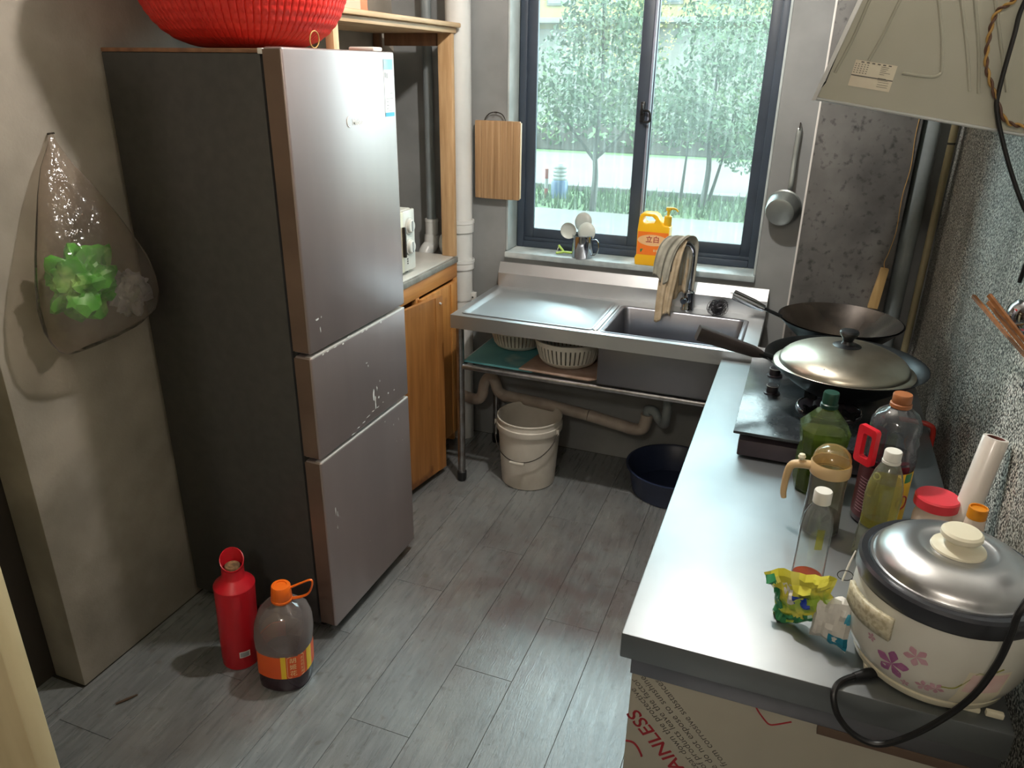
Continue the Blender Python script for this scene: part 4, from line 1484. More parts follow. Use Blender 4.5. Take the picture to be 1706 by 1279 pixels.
def cloth(name, label, path, width, m, amp, seed, hem=0.0, base=None, twist=0.0):
    """a cloth folded over a line: path runs over the tap neck, width lies across it"""
    P = catmull(path, 8)
    rnd = random.Random(seed)
    ph = [rnd.uniform(0, 6) for _ in range(5)]
    bm = B()
    nu, nv = len(P) - 1, 22

    def f(a, b):
        i = min(int(a * nu + .5), nu)
        p = P[i]
        t = (P[min(i + 1, nu)] - P[max(i - 1, 0)]).normalized()
        s = Vector(width).normalized()
        nrm = t.cross(s).normalized()
        drop = abs(a - .5) * 2
        w = Vector(width).length * (1 - .25 * drop + hem * drop * math.sin(ph[0] + 3 * a))
        fold = amp * (.35 + drop) * (math.sin(b * 13 + ph[1] + a * 2) + .6 * math.sin(b * 23 + ph[2] - a * 3))
        return p + s * (b - .5) * w + nrm * fold + Vector((0, 0, -drop * .02 * math.sin(b * 5 + ph[3])))
    sheet(bm, f, nu, nv)
    o = obj(name, bm, m, None, loc=base or P[0], smooth=180)
    md = o.modifiers.new('thick', 'SOLIDIFY')
    md.thickness = .0022
    tag(o, label, 'cloth')
    return o


N1 = Vector(neck[3])
N2 = Vector(neck[4])
cloth('dishcloth', 'tan dishcloth draped over the tap hanging towards the bowl', [(-.476, 2.990, .785), (-.474, 2.998, .87), (-.468, 3.008, .96), (-.462, 3.028, 1.05), (-.452, 3.060, 1.097), (-.444, 3.090, 1.055), (-.440, 3.102, .97), (-.440, 3.108, .85)],
      (.078, .030, 0), 'cloth_tan', .0045, 4, base=(-.455, 3.05, .785))
cloth('dishcloth', 'grey folded dishcloth lying over the top of the tap', [(-.497, 2.986, .945), (-.492, 2.990, 1.01), (-.476, 3.004, 1.075), (-.448, 3.040, 1.112), (-.424, 3.070, 1.108), (-.412, 3.098, 1.07), (-.412, 3.112, .99), (-.412, 3.118, .88)],
      (.075, .045, .0), 'cloth_grey', .0045, 8, base=(-.45, 3.05, .88))

# wire wool beside the bowl
ww = B()
rnd = random.Random(21)
c0 = Vector((-.272, 3.108, SZ + .026))
for k in range(46):
    pts = []
    a0 = rnd.uniform(0, 6.28)
    tz = rnd.uniform(-1, 1)
    q = Vector((rnd.gauss(0, 1), rnd.gauss(0, 1), rnd.gauss(0, .8))).normalized()
    e1 = q.orthogonal().normalized()
    e2 = q.cross(e1)
    R_ = rnd.uniform(.015, .031)
    cc = c0 + Vector((rnd.uniform(-.014, .014), rnd.uniform(-.008, .008), rnd.uniform(-.002, .012)))
    for i in range(11):
        t = a0 + i * .55
        p = cc + (e1 * math.cos(t) * R_ * 1.1 + e2 * math.sin(t) * R_) + q * .004 * math.sin(3 * t)
        p.z = max(p.z, SZ + .002)
        p.y = min(p.y, 3.155)
        pts.append(p)
    tube(ww, pts, .0011, 4)
o = obj('wire_wool', ww, 'wool', None, loc=(c0.x, c0.y, SZ))
tag(o, 'dark tangle of steel wire wool on the sink rim right of the tap', 'scourer')
o['kind'] = 'stuff'

# ------------------------------------------------------------------ under the sink
sb1 = obj('shelf_board', prism(B(), [(-1.252, 2.735, .5655), (-.945, 2.728, .5655), (-.93, 3.13, .5655), (-1.252, 3.13, .5655)], (0, 0, .008)), 'board_teal', None, loc=(-1.09, 2.93, .5655), smooth=0)
tag(sb1, 'teal board lying on the sink rails under the drainboard', 'board')
sb2 = obj('shelf_board', prism(B(), [(-1.000, 2.722, .5745), (-.70, 2.71, .5745), (-.672, 2.735, .5745), (-.672, 3.10, .5745), (-.96, 3.12, .5745)], (0, 0, .005)), 'cardboard', None, loc=(-.83, 2.9, .5745), smooth=0)
tag(sb2, 'brown cardboard sheet overlapping the teal board under the sink', 'cardboard')


def basket(label, c, r, h, tilt=0.0):
    t = thing('draining_basket', label, 'basket', c, 'white baskets on the shelf under the sink', local=True, rot=(tilt, 0, 0))
    k = 44
    latho('rim', [(r * .985, h * .80), (r * 1.0, h * .96), (r * 1.035, h * .97), (r * 1.04, h), (r * .995, h), (r * .975, h * .9), (r * .962, h * .80)], 'basket_white', t, 56)
    latho('base', [(0, .0), (r * .62, 0), (r * .78, h * .10), (r * .86, h * .24), (r * .845, h * .25), (r * .765, h * .115), (r * .61, .003), (0, .003)], 'basket_white', t, 56)
    bm = B()
    for i in range(k):
        a = 2 * PI * i / k
        d = .68 * PI / k
        pr = [(r * .852, h * .24), (r * .925, h * .52), (r * .975, h * .805)]
        for s0, s1 in zip(pr[:-1], pr[1:]):
            q = [Vector((s[0] * math.cos(a + e), s[0] * math.sin(a + e), s[1])) for s, e in ((s0, -d), (s0, d), (s1, d), (s1, -d))]
            bm.faces.new([bm.verts.new(p) for p in q])
    o = obj('slats', bm, 'basket_white', t, smooth=0, normals=False)
    md = o.modifiers.new('thick', 'SOLIDIFY')
    md.thickness = .002
    o['kind'] = 'stuff'
    return t


basket('white slotted basket further back on the teal board under the sink', (-1.105, 3.00, .574), .128, .10)
basket('larger white slotted basket standing on the cardboard under the sink', (-.835, 2.872, .580), .142, .115)

wp = thing('waste_pipe', 'old beige plastic waste pipe with a trap under the sink', 'pipe', (-.9, 2.99, .2))
tubeo('trap', [(-1.40, 3.0, .285), (-1.31, 2.985, .280), (-1.275, 2.98, .31), (-1.262, 2.98, .37), (-1.238, 2.98, .405), (-1.212, 2.98, .39), (-1.195, 2.98, .345), (-1.165, 2.98, .325)], .0255, 'pvc_old', wp, seg=16)
tubeo('pipe', [(-1.17, 2.98, .325), (-.99, 2.98, .318), (-.76, 2.98, .298)], .026, 'pvc_old', wp, seg=18)
latho('joint_ring', [(0, 0), (.001, 0), (.001, .001), (0, .001)], 'ink_grey', wp, 6, c=(-.76, 2.98, .298))
tubeo('pipe', [(-.758, 2.98, .298), (-.62, 2.98, .278), (-.555, 2.98, .268), (-.515, 2.98, .278), (-.502, 2.98, .32), (-.500, 2.98, .35)], .027, 'pvc_old', wp, seg=18)
tubeo('drain_hose', [(-.500, 2.98, .345), (-.498, 2.98, .372), (-.47, 2.97, .375), (-.445, 2.96, .345), (-.415, 2.93, .34), (-.405, 2.90, .40), (-.405, 2.887, .572)], .019, 'pipe_grey', wp, seg=14)

bk = thing('bucket', 'white plastic bucket with a wire handle standing under the drainboard', 'bucket', (-.99, 2.845, 0), local=True)
latho('tub', [(0, 0), (.114, 0), (.119, .004), (.137, .262), (.1445, .263), (.146, .268), (.146, .290), (.142, .293), (.1405, .312), (.144, .316), (.1435, .320), (.139, .321), (.1355, .316), (.1345, .26), (.116, .008), (0, .006)], 'bucket_white', bk, 48)
P = []
for i in range(17):
    a = math.radians(-165 + 150 * i / 16)
    s_ = math.sin(PI * i / 16)
    P.append((.150 * math.cos(a) * (1 + .05 * s_), .150 * math.sin(a) * (1 + .0 * s_), .275 - .12 * s_ ** .8))
tubeo('handle', P, .0022, 'wire_dark', bk, n=2, seg=8)
tubeo('grip', [(-.033, -.153, .152), (0, -.1555, .151), (.033, -.153, .152)], .0065, 'bucket_white', bk, n=4)
for s_ in (-165, -15):
    a = math.radians(s_)
    obj('handle_lug', box(B(), .147 * math.cos(a) - .008, .147 * math.cos(a) + .008, .147 * math.sin(a) - .006, .147 * math.sin(a) + .006, .262, .288, .003), 'bucket_white', bk)

tb = latho('washtub', [(0, 0), (.165, 0), (.172, .004), (.195, .115), (.206, .118), (.207, .124), (.198, .125), (.190, .116), (.168, .008), (0, .006)], 'tub_blue', None, 48, c=(-.365, 2.985, 0), loc=(-.365, 2.985, 0))
tag(tb, 'dark blue plastic washtub on the floor under the sink bowl', 'basin')

# ------------------------------------------------------------------ woks
def wok_profile(r, d, t=.0025):
    o = [(0, 0), (.04, 0)]
    for i in range(1, 11):
        q = .04 + (r - .04) * i / 10
        o.append((q, d * ((q - .04) / (r - .04)) ** 1.55))
    inn = [(max(0, a - t * .7), b + t) for a, b in o[::-1]]
    inn[0] = (r - .002, d + .0004)
    inn[-1] = (0, t)
    return o + [(r + .002, d + .001)] + inn


wk = thing('wok', 'black iron wok with a dark wooden handle on the near burner, covered by a lid', 'wok', (.172, 2.20, GZ + .0262), local=True)
WD = .108
latho('pan', wok_profile(.215, WD), 'iron', wk, 64)
hv = Vector((-.93, -.30, .31)).normalized()
h0 = Vector((-.195, -.045, WD - .004))
tubeo('handle_socket', [h0, h0 + hv * .05], [.014, .012], 'iron', wk, n=2, flat=.7)
side = hv.cross(Vector((0, 0, 1))).normalized()
upv = side.cross(hv)
rings = []
for t_, w_, hh in ((.030, .010, .010), (.055, .014, .015), (.12, .0155, .0175), (.19, .0165, .0195), (.226, .017, .0205)):
    c_ = h0 + hv * t_
    rings.append([c_ + side * p[0] + upv * p[1] for p in rrect(w_ * 2, hh * 2, .005, 2)])
bm = B()
loft(bm, rings)
obj('handle', bm, 'handle_brown', wk, smooth=40)

ld = thing('wok_cover', 'domed stainless steel wok lid with a black knob', 'lid', (.170, 2.20, GZ + .0262 + .081), local=True)
lr = .178
pr = [(lr + .010, .006), (lr + .011, .0085), (lr + .001, .0095), (lr - .004, .013)]
for i in range(1, 13):
    q = i / 12
    pr.append(((lr - .004) * math.cos(q * PI / 2), .013 + .060 * math.sin(q * PI / 2)))
pr[-1] = (0, .073)
pr = pr + [(0, .0715)] + [(max(0, a - .001), b - .0015) for a, b in pr[-2:2:-1]] + [(lr + .008, .005)]
latho('dome', pr, 'steel_lid', ld, 64)
latho('knob_plate', [(0, .073), (.036, .069), (.038, .072), (.028, .077), (0, .078)], 'black_plastic', ld, 28)
latho('knob', [(.017, .077), (.013, .085), (.016, .094), (.024, .104), (.026, .111), (.023, .116), (.012, .1185), (0, .1185)], 'black_plastic', ld, 28)
tubeo('vent_hole', [(-.055, -.139, .041), (-.054, -.141, .0402)], .003, 'ink_black', ld, n=1, seg=10)

w2 = thing('wok', 'uncovered iron wok with a tubular steel handle on the far burner', 'wok', (.166, 2.608, GZ + .0262), local=True)
latho('pan', wok_profile(.193, .108), 'iron', w2, 64)
latho('seasoned_inside', [(max(0, a - .004), b + .0035) for a, b in wok_profile(.193, .108)[:12]], 'iron_inside', w2, 64)
h1 = Vector((-.182, -.035, .106))
e1 = Vector((-.178 - .166, 2.56 - 2.608, 1.031 - GZ - .0262))
dd = (e1 - h1).normalized()
tubeo('handle_arm', [h1, h1 + dd * .075], [.009, .008], 'iron', w2, n=2, flat=.7)
tubeo('handle', [h1 + dd * .062, h1 + dd * .10, e1], [.011, .0160, .0170], 'chrome', w2, n=2, seg=18)
latho('hanging_ring', [(0.006, 0), (.008, .001), (.006, .002)], 'chrome', w2, 12, c=tuple(e1 + dd * .006))

# ------------------------------------------------------------------ bottles on the counter
def poly_loft(name, levels, m, parent, n=8, rot=0.0, smooth=20):
    """levels: (half width x, half width y, corner cut, z)"""
    rings = []
    for (a, b, c, z) in levels:
        pts = [(a, b - c), (a - c, b), (-a + c, b), (-a, b - c), (-a, -b + c), (-a + c, -b), (a - c, -b), (a, -b + c)]
        rings.append([Vector((p[0] * math.cos(rot) - p[1] * math.sin(rot), p[0] * math.sin(rot) + p[1] * math.cos(rot), z)) for p in pts])
    bm = B()
    loft(bm, rings, True, True, False)
    return obj(name, bm, m, parent, smooth=smooth)


gb = thing('oil_bottle', 'green faceted oil bottle with dark green cap beside the stove', 'bottle', (.128, 1.822, CZ), local=True, rot=(0, 0, .12))
poly_loft('bottle_body', [(.046, .046, .016, 0), (.050, .050, .016, .006), (.050, .050, .018, .085), (.047, .047, .018, .105), (.052, .052, .020, .135), (.055, .055, .024, .165), (.022, .022, .009, .208), (.0165, .0165, .0065, .213), (.0165, .0165, .0065, .222)], 'bottle_green', gb)
poly_loft('oil', [(.044, .044, .016, .003), (.047, .047, .016, .09), (.045, .045, .016, .105), (.049, .049, .018, .135), (.050, .050, .02, .148), (.001, .001, .0003, .1482)], 'oil_green', gb)
cp = latho('cap', [(.0195, .216), (.0205, .218), (.0205, .226), (.018, .228), (.0185, .252), (.017, .256), (0, .256)], 'bottle_green_cap', gb, 28)

sy = thing('soy_sauce_bottle', 'large soy sauce bottle with brown cap, red carry handle and dark label', 'bottle', (.262, 1.712, CZ), local=True)
latho('lower_body', [(0, 0), (.048, 0), (.054, .006), (.054, .012), (.0545, .150), (.056, .156), (.056, .166), (.053, .170)], 'oil_dark', sy, 48)
latho('upper_body', [(.053, .170), (.0545, .180), (.051, .196), (.0545, .210), (.050, .224), (.053, .238), (.051, .254), (.042, .272), (.026, .284), (.0185, .288), (.0185, .294)], 'bottle_grey', sy, 48)
sl = patch('label', cyl_fn(.0550, math.radians(232), .084), .150, .132, 'soy_label', sy, 24, 1)
patch('label', cyl_fn(.0551, math.radians(318), .084), .055, .128, 'label_yellow', sy, 12, 1)
patch('label_patch', cyl_fn(.0554, math.radians(321), .136), .022, .022, 'pack_green', sl, 6, 1)
obj('label_ring', tube(B(), [Vector(cyl_fn(.0554, math.radians(316), .075)(.016 * math.cos(q), .016 * math.sin(q))) for q in [2 * PI * i / 24 for i in range(24)]], .0018, 6, True), 'ink_red', sl)
obj('label_emblem', tube(B(), [Vector(cyl_fn(.0554, math.radians(246), .136)(.007 * math.cos(q), .008 * math.sin(q))) for q in [2 * PI * i / 20 for i in range(20)]], .0014, 6, True), 'chip_white', sl)
bm = B()
rnd = random.Random(2)
for i in range(12):
    w_ = rnd.uniform(.018, .032)
    t = bmesh.new()
    fnn = cyl_fn(.0553, math.radians(232), .116 - i * .0075)
    sheet(t, lambda a, b: fnn(-.026 + w_ * a, .0012 * b), 5, 1)
    merge(bm, t)
obj('label_print', bm, 'petal_pale', sl, smooth=0)['kind'] = 'stuff'
patch('label_mark', cyl_fn(.0553, math.radians(236), .083), .014, .004, 'label_yellow', sl, 4, 1)
latho('cap_seal', [(.0205, .287), (.0225, .289), (.0225, .296), (.0205, .298), (.019, .298)], 'cap_brown', sy, 32)
latho('cap', [(.0192, .2985), (.0198, .300), (.0198, .316), (.0185, .318), (0, .318)], 'cap_brown', sy, 32)
az = math.radians(222)
er = Vector((math.cos(az), math.sin(az), 0))
et = Vector((-er.y, er.x, 0))
bm = B()
fn = lambda a, b: er * (.056 + .002) + et * a + Vector((0, 0, .206)) + Vector((0, 0, b)) + er * (.012 - 4.0 * a * a)
o_ = rrect(.050, .088, .008, 3)
i_ = rrect(.024, .056, .005, 3)
V = []
for off in (0.0, .013):
    V.append(([bm.verts.new(fn(p[0], p[1]) + er * off) for p in o_], [bm.verts.new(fn(p[0] + .004, p[1]) + er * off) for p in i_]))
n = len(o_)
for i in range(n):
    j = (i + 1) % n
    (a0, b0), (a1, b1) = V
    bm.faces.new((a0[i], a0[j], b0[j], b0[i]))
    bm.faces.new((a1[i], b1[i], b1[j], a1[j]))
    bm.faces.new((a0[i], a1[i], a1[j], a0[j]))
    bm.faces.new((b0[i], b0[j], b1[j], b1[i]))
obj('carry_handle', bm, 'handle_red', sy, smooth=40)

jg = thing('oil_jug', 'glass oil jug with beige handle and amber domed lid', 'jug', (.140, 1.618, CZ), local=True)
latho('glass_body', [(0, 0), (.037, 0), (.041, .004), (.041, .02), (.039, .06), (.038, .11), (.040, .148)], 'jug_glass', jg, 40)
latho('oil_fill', [(0, .003), (.036, .003), (.0385, .008), (.0375, .045), (0, .0452)], 'oil_dark', jg, 32)
latho('collar', [(.039, .144), (.0425, .146), (.0435, .150), (.0425, .170), (.0405, .174), (.038, .174)], 'lid_beige', jg, 40)
latho('dome', [(.0405, .172), (.0398, .182), (.036, .194), (.027, .205), (.014, .211), (0, .213)], 'dome_amber', jg, 40)
hz = Vector((-1, -.08, 0)).normalized()
tubeo('handle', [hz * .038 + Vector((0, 0, .158)), hz * .060 + Vector((0, 0, .158)), hz * .080 + Vector((0, 0, .152)), hz * .087 + Vector((0, 0, .125)), hz * .088 + Vector((0, 0, .085)), hz * .085 + Vector((0, 0, .068))], [.010, .010, .009, .008, .007, .006], 'lid_beige', jg, seg=12)
latho('thumb_ball', [(0, -.008), (.006, -.006), (.0085, 0), (.006, .006), (0, .008)], 'cream_plastic', jg, 16, c=tuple(hz * .062 + Vector((0, 0, .176))))

b1 = thing('plastic_bottle', 'clear plastic bottle with white cap and a little red liquid, nearest the counter edge', 'bottle', (.116, 1.383, CZ), local=True)
latho('bottle_body', [(0, 0), (.026, 0), (.030, .004), (.0305, .03), (.0295, .085), (.0298, .14), (.027, .168), (.020, .186), (.0145, .194), (.0145, .204)], 'bottle_clear', b1, 36)
latho('liquid', [(0, .003), (.0265, .004), (.0285, .03), (0, .0302)], 'red_liquid', b1, 32)
latho('cap', [(.0150, .198), (.0168, .199), (.0168, .222), (.0155, .2245), (0, .2245)], 'white_plastic', b1, 30)
patch('label_strip', cyl_fn(.0300, math.radians(285), .132), .014, .045, 'oil_yellow', b1, 4, 1)
b2 = thing('plastic_bottle', 'clear tapering plastic bottle with white cap behind the rice cooker', 'bottle', (.243, 1.545, CZ), local=True)
latho('bottle_body', [(0, 0), (.032, 0), (.036, .005), (.0365, .05), (.033, .09), (.0345, .12), (.036, .15), (.034, .175), (.027, .205), (.019, .224), (.0145, .229), (.0145, .238)], 'bottle_frosty', b2, 36)
latho('oil_band', [(.0335, .085), (.034, .12), (.0352, .15), (.033, .178), (.030, .19)], 'oil_yellow', b2, 36)
latho('neck_ring', [(.0145, .229), (.0178, .230), (.0178, .235), (.0145, .236)], 'white_plastic', b2, 30)
latho('cap', [(.0150, .2362), (.0168, .237), (.0168, .254), (.0155, .2565), (0, .2565)], 'white_plastic', b2, 30)

jr = thing('jar', 'frosted plastic jar with a red screw lid behind the rice cooker', 'jar', (.363, 1.648, CZ), local=True)
latho('jar_body', [(0, 0), (.036, 0), (.040, .004), (.040, .07), (.036, .085), (.038, .092), (.038, .100)], 'jar_fill', jr, 36)
latho('lid', [(.0405, .096), (.0445, .098), (.0445, .118), (.042, .1215), (.034, .1222), (0, .1222)], 'jar_lid_red', jr, 40)
sp = thing('spice_bottle', 'small pale bottle with an orange cap in front of the cling film roll', 'bottle', (.415, 1.545, CZ), local=True)
latho('bottle_body', [(0, 0), (.019, 0), (.021, .003), (.020, .10), (.018, .135), (.0165, .142)], 'jar_fill', sp, 28)
latho('cap', [(.0165, .140), (.0178, .141), (.0178, .162), (.0172, .164), (.0150, .164), (.0148, .160), (.0, .160)], 'cap_orange2', sp, 28)
patch('label', cyl_fn(.0212, math.radians(252), .115), .012, .012, 'ink_grey', sp, 4, 1)
wr_o, wr_t = Vector((.408, 1.628, CZ + .002)), Vector((.444, 1.672, CZ + .272))
ax = (wr_t - wr_o).normalized()
wf = thing('cling_film_roll', 'white roll of cling film standing on end against the right wall', 'roll', wr_o)
obj('film', oriented([(.0152, 0), (.0235, 0), (.0245, .001), (.0245, .268), (.0235, .2695), (.0172, .2695)], wr_o, ax, 36), 'film_roll', wf)
obj('core', oriented([(.0170, .2692), (.0150, .2692), (.0150, .001), (.0172, .001)], wr_o, ax, 36), 'roll_core', wf)

rh = tubeo('gas_hose', [(.322, 2.29, .786), (.36, 2.288, .786), (.405, 2.285, .786), (.432, 2.28, .784), (.446, 2.28, .770), (.449, 2.28, .72), (.449, 2.28, .60)], .0075, 'hose_red', None, seg=12, n=4, loc=(.37, 2.285, .78))
tag(rh, 'short red gas hose between the stove and the right wall', 'hose')

# ------------------------------------------------------------------ rice cooker
CK = Vector((.322, 1.245, CZ))
ck = thing('rice_cooker', 'white rice cooker with purple flowers and a steel lid at the counter end', 'rice cooker', CK, local=True)
ck.scale = (1.10, 1.10, 1.03)
body = [(0, .014), (.095, .014), (.108, .020), (.119, .034), (.1265, .056), (.1295, .09), (.1295, .125), (.1275, .155), (.1245, .168)]


def body_r(z):
    for (r0, z0), (r1, z1) in zip(body[:-1], body[1:]):
        if z0 <= z <= z1 and z1 > z0:
            return r0 + (r1 - r0) * (z - z0) / (z1 - z0)
    return body[-1][0]


latho('body', body, 'cooker_white', ck, 72)
latho('base_ring', [(.080, .004), (.104, .004), (.110, .010), (.1125, .0205), (.106, .0235), (.09, .0235)], 'cream_plastic', ck, 64)
for i in range(4):
    a = math.radians(30 + 90 * i)
    c3 = Vector((.092 * math.cos(a), .092 * math.sin(a), 0))
    obj('foot', box(B(), c3.x - .016, c3.x + .016, c3.y - .016, c3.y + .016, 0, .010, .003), 'cream_plastic', ck)
latho('rim_band', [(.1245, .164), (.1305, .164), (.1325, .169), (.132, .192), (.128, .1965), (.119, .1965), (.116, .193)], 'cooker_ring', ck, 72)
lidp = thing_lid = latho('lid', [(.1165, .194), (.1155, .1985), (.1115, .1985), (.1095, .202), (.108, .2065), (.104, .212), (.092, .2215), (.074, .229), (.056, .2335), (.052, .232), (.046, .229), (.040, .2295), (0, .230)], 'cooker_steel', ck, 72)
latho('knob_base', [(.038, .230), (.037, .2335), (.030, .2365), (.022, .239), (.018, .244), (.018, .250), (0, .25)], 'cream_plastic', lidp, 40)
latho('knob', [(0, .247), (.016, .247), (.026, .250), (.029, .254), (.0285, .260), (.025, .2635), (.012, .2645), (0, .2645)], 'cream_plastic', lidp, 40)


def on_body(az, z, off=.0006):
    def f(a, b):
        zz = z + b
        r = body_r(zz) + off
        q = az + a / .129
        return (r * math.cos(q), r * math.sin(q), zz)
    return f


def flower(az, z, R_, m, petals=5, rot=0.0, name='flower_print', sharp=.9):
    f = on_body(az, z)
    bm = B()
    for k in range(petals):
        a0 = rot + 2 * PI * k / petals
        pts = [(0, 0)]
        for (t, w) in ((.35, .20), (.62, .34), (.88, .17), (1.0, 0), (.88, -.17), (.62, -.34), (.35, -.20)):
            x_ = R_ * (t * math.cos(a0) - w * sharp * math.sin(a0))
            y_ = R_ * (t * math.sin(a0) + w * sharp * math.cos(a0))
            pts.append((x_, y_))
        bm.faces.new([bm.verts.new(f(*p)) for p in pts])
    return obj(name, bm, m, ck, smooth=0, normals=False)


A = math.radians
flower(A(237), .066, .026, 'petal_pink', 5, .3)
flower(A(250), .102, .018, 'petal_pale', 5, .9)
flower(A(220), .088, .008, 'petal_pale', 5, .2)
flower(A(258), .052, .012, 'petal_pale', 5, .5)
flower(A(265), .056, .012, 'petal_pale', 5, 1.1)
flower(A(247), .040, .007, 'petal_pale', 5, .5)
f_ = on_body(A(283), .075, .0008)
obj('stem_print', tube(B(), catmull([f_(-.035, -.012), f_(-.018, -.008), f_(-.005, .012), f_(.004, .026), f_(.02, .026), f_(.04, .034)], 5), .0010, 6), 'stem_green', ck)
ctrl = obj('control_plate', sheet(B(), lambda a, b: on_body(A(291), .068, .0016)((a - .5) * .062 + (b - .5) * .012, (b - .5) * .07), 14, 6), 'cream_plastic', ck)
obj('plate_label', sheet(B(), lambda a, b: on_body(A(292), .082, .0024)((a - .5) * .052 + (b - .5) * .008, (b - .5) * .036), 14, 4), 'panel_pink', ctrl)
obj('switch_lever', box(B(), .055, .078, -.1345, -.126, .035, .045, .002), 'cream_plastic', ctrl)
# side handles: arched grips left and right
for az in (A(214), A(34)):
    er = Vector((math.cos(az), math.sin(az), 0))
    et = Vector((-er.y, er.x, 0))
    bm = B()
    sheet(bm, lambda a, b: er * (.1265 + .020 * math.sin(PI * (.12 + .76 * a)) * (1 - .1 * b)) + et * ((a - .5) * .098) + Vector((0, 0, .152 - .040 * b)), 14, 3)
    o = obj('handle', bm, 'speckle_beige', ck, smooth=60)
    md = o.modifiers.new('thick', 'SOLIDIFY')
    md.thickness = .007
    md.offset = -1

cd = thing('power_cord', 'black power cord looping over the front edge of the counter from the rice cooker', 'cord', (.2, 1.09, CZ))
tubeo('cable', [(.4745, 1.26, 1.13), (.452, 1.20, 1.12), (.415, 1.12, 1.08), (.376, 1.078, 1.02), (.374, 1.078, .975), (.370, 1.08, .915), (.355, 1.083, .845), (.324, 1.083, .783), (.284, 1.083, .728), (.246, 1.083, .697), (.209, 1.083, .704), (.181, 1.085, .730), (.169, 1.094, .756), (.170, 1.108, .7685), (.180, 1.128, .7685), (.200, 1.146, .7700), (.215, 1.155, .7715)], .0052, 'black_rubber', cd, seg=10)
bxo('wall_plug', .450, .4745, 1.24, 1.28, 1.11, 1.15, 'black_rubber', cd, bev=.004)
tubeo('plug', [(.200, 1.146, .7695), (.222, 1.160, .7715), (.240, 1.170, .772)], [.0065, .0095, .0085], 'black_rubber', cd, seg=12)

# ------------------------------------------------------------------ packets on the counter
def pillow(name, label, cat, c, u, v, w, h, bulge, m, seed, crumple=.006, nu=10, nv=9, wob=.3):
    rnd = random.Random(seed)
    u, v = Vector(u).normalized(), Vector(v).normalized()
    nrm = u.cross(v)
    sd = rnd.uniform(0, 50)

    def f(a, b, s):
        x_, y_ = (a - .5), (b - .5)
        e = (1 - (2 * x_) ** 4) * (1 - (2 * y_) ** 4)
        p = Vector(c) + u * x_ * w * (1 + wob * mnoise.noise((y_ * 3, sd, 0))) + v * y_ * h * (1 + wob * mnoise.noise((x_ * 3, sd + 9, 0)))
        q = 1.3 * abs(mnoise.noise((x_ * 4.5 + sd, y_ * 4.5, 0))) + .35 * abs(mnoise.noise((x_ * 10 + sd, y_ * 10, 3)))
        p = p + nrm * (s * bulge * e ** .6 + crumple * 2.2 * q)
        return p
    bm = B()
    sheet(bm, lambda a, b: f(a, b, 1), nu, nv)
    t = bmesh.new()
    sheet(t, lambda a, b: f(1 - a, b, -1), nu, nv)
    merge(bm, t)
    bmesh.ops.remove_doubles(bm, verts=bm.verts, dist=1e-5)
    r = thing(name, label, cat, c)
    obj('wrapper', bm, m, r, smooth=12)

    def surf(a0, a1, b0, b1, off=.0012):
        return lambda a, b: f(a0 + (a1 - a0) * a, b0 + (b1 - b0) * b, 1) + nrm * off
    return r, surf


py, sf = pillow('snack_packet', 'crumpled yellow and green food packet on the counter', 'packet', (.110, 1.262, CZ + .066), (.80, -.32, .34), (-.26, .10, .80), .120, .100, .014, 'pack_yellow', 5, .009)
obj('green_corner', sheet(B(), sf(0, .16, .05, .95), 5, 8), 'pack_green', py, smooth=20)
obj('green_base', sheet(B(), sf(.16, .62, 0, .20), 8, 4), 'pack_green', py, smooth=20)
obj('blue_panel', sheet(B(), sf(.40, .66, .38, .62), 6, 6), 'pack_blue', py, smooth=20)
obj('white_print', sheet(B(), sf(.24, .40, .44, .78), 5, 6), 'pack_white', py, smooth=20)
obj('torn_flap', sheet(B(), sf(.72, .97, .72, .98, .006), 5, 5), 'pack_yellow', py, smooth=20)
pk, sf = pillow('salt_packet', 'white pouch with a teal corner leaning on the rice cooker', 'packet', (.160, 1.232, CZ + .052), (.93, -.30, .1), (.05, .22, .95), .062, .094, .014, 'pack_white', 8, .005)
obj('teal_corner', sheet(B(), sf(.52, 1.0, .02, .24), 6, 4), 'pack_teal', pk, smooth=20)
obj('teal_print', sheet(B(), sf(.86, .99, .5, .72), 3, 4), 'label_blue2', pk, smooth=20)
ps = tubeo('plastic_spoon', [(.165, 1.262, CZ + .115), (.171, 1.27, CZ + .145), (.178, 1.278, CZ + .172)], [.004, .0045, .003], 'white_plastic', None, loc=(.165, 1.262, CZ + .115), flat=.4)
tag(ps, 'white plastic spoon handle sticking out of the white pouch', 'spoon')
rb = obj('rubber_band', tube(B(), [Vector((.168 + .013 * math.cos(q), 1.262 - .004 * math.sin(q), CZ + .127 + .013 * math.sin(q))) for q in [2 * PI * i / 28 for i in range(28)]], .0008, 6, True), 'black_rubber', None, loc=(.168, 1.262, CZ + .127))
tag(rb, 'thin black rubber band looped round the plastic spoon', 'rubber band')

# ------------------------------------------------------------------ cables on the hood, chopsticks on the right wall
hc = tubeo('hood_cable', [(.37, 1.875, 1.95), (.339, 1.885, 1.851), (.336, 1.887, 1.793), (.333, 1.887, 1.693), (.340, 1.887, 1.648), (.381, 1.887, 1.555), (.430, 1.887, 1.466), (.466, 1.90, 1.42), (.468, 1.92, 1.30)], .0045, 'black_rubber', None, loc=(.34, 1.887, 1.6))
tag(hc, 'black cable hanging down in front of the range hood', 'cable')
tw = thing('twisted_wire', 'twisted brown and yellow wire hanging on the range hood', 'wire', (.31, 1.888, 1.7))
wp_ = catmull([(.335, 1.888, 1.90), (.321, 1.888, 1.856), (.297, 1.888, 1.836), (.293, 1.888, 1.793), (.300, 1.888, 1.74), (.323, 1.888, 1.693), (.357, 1.888, 1.637), (.392, 1.888, 1.626), (.45, 1.888, 1.622)], 14)
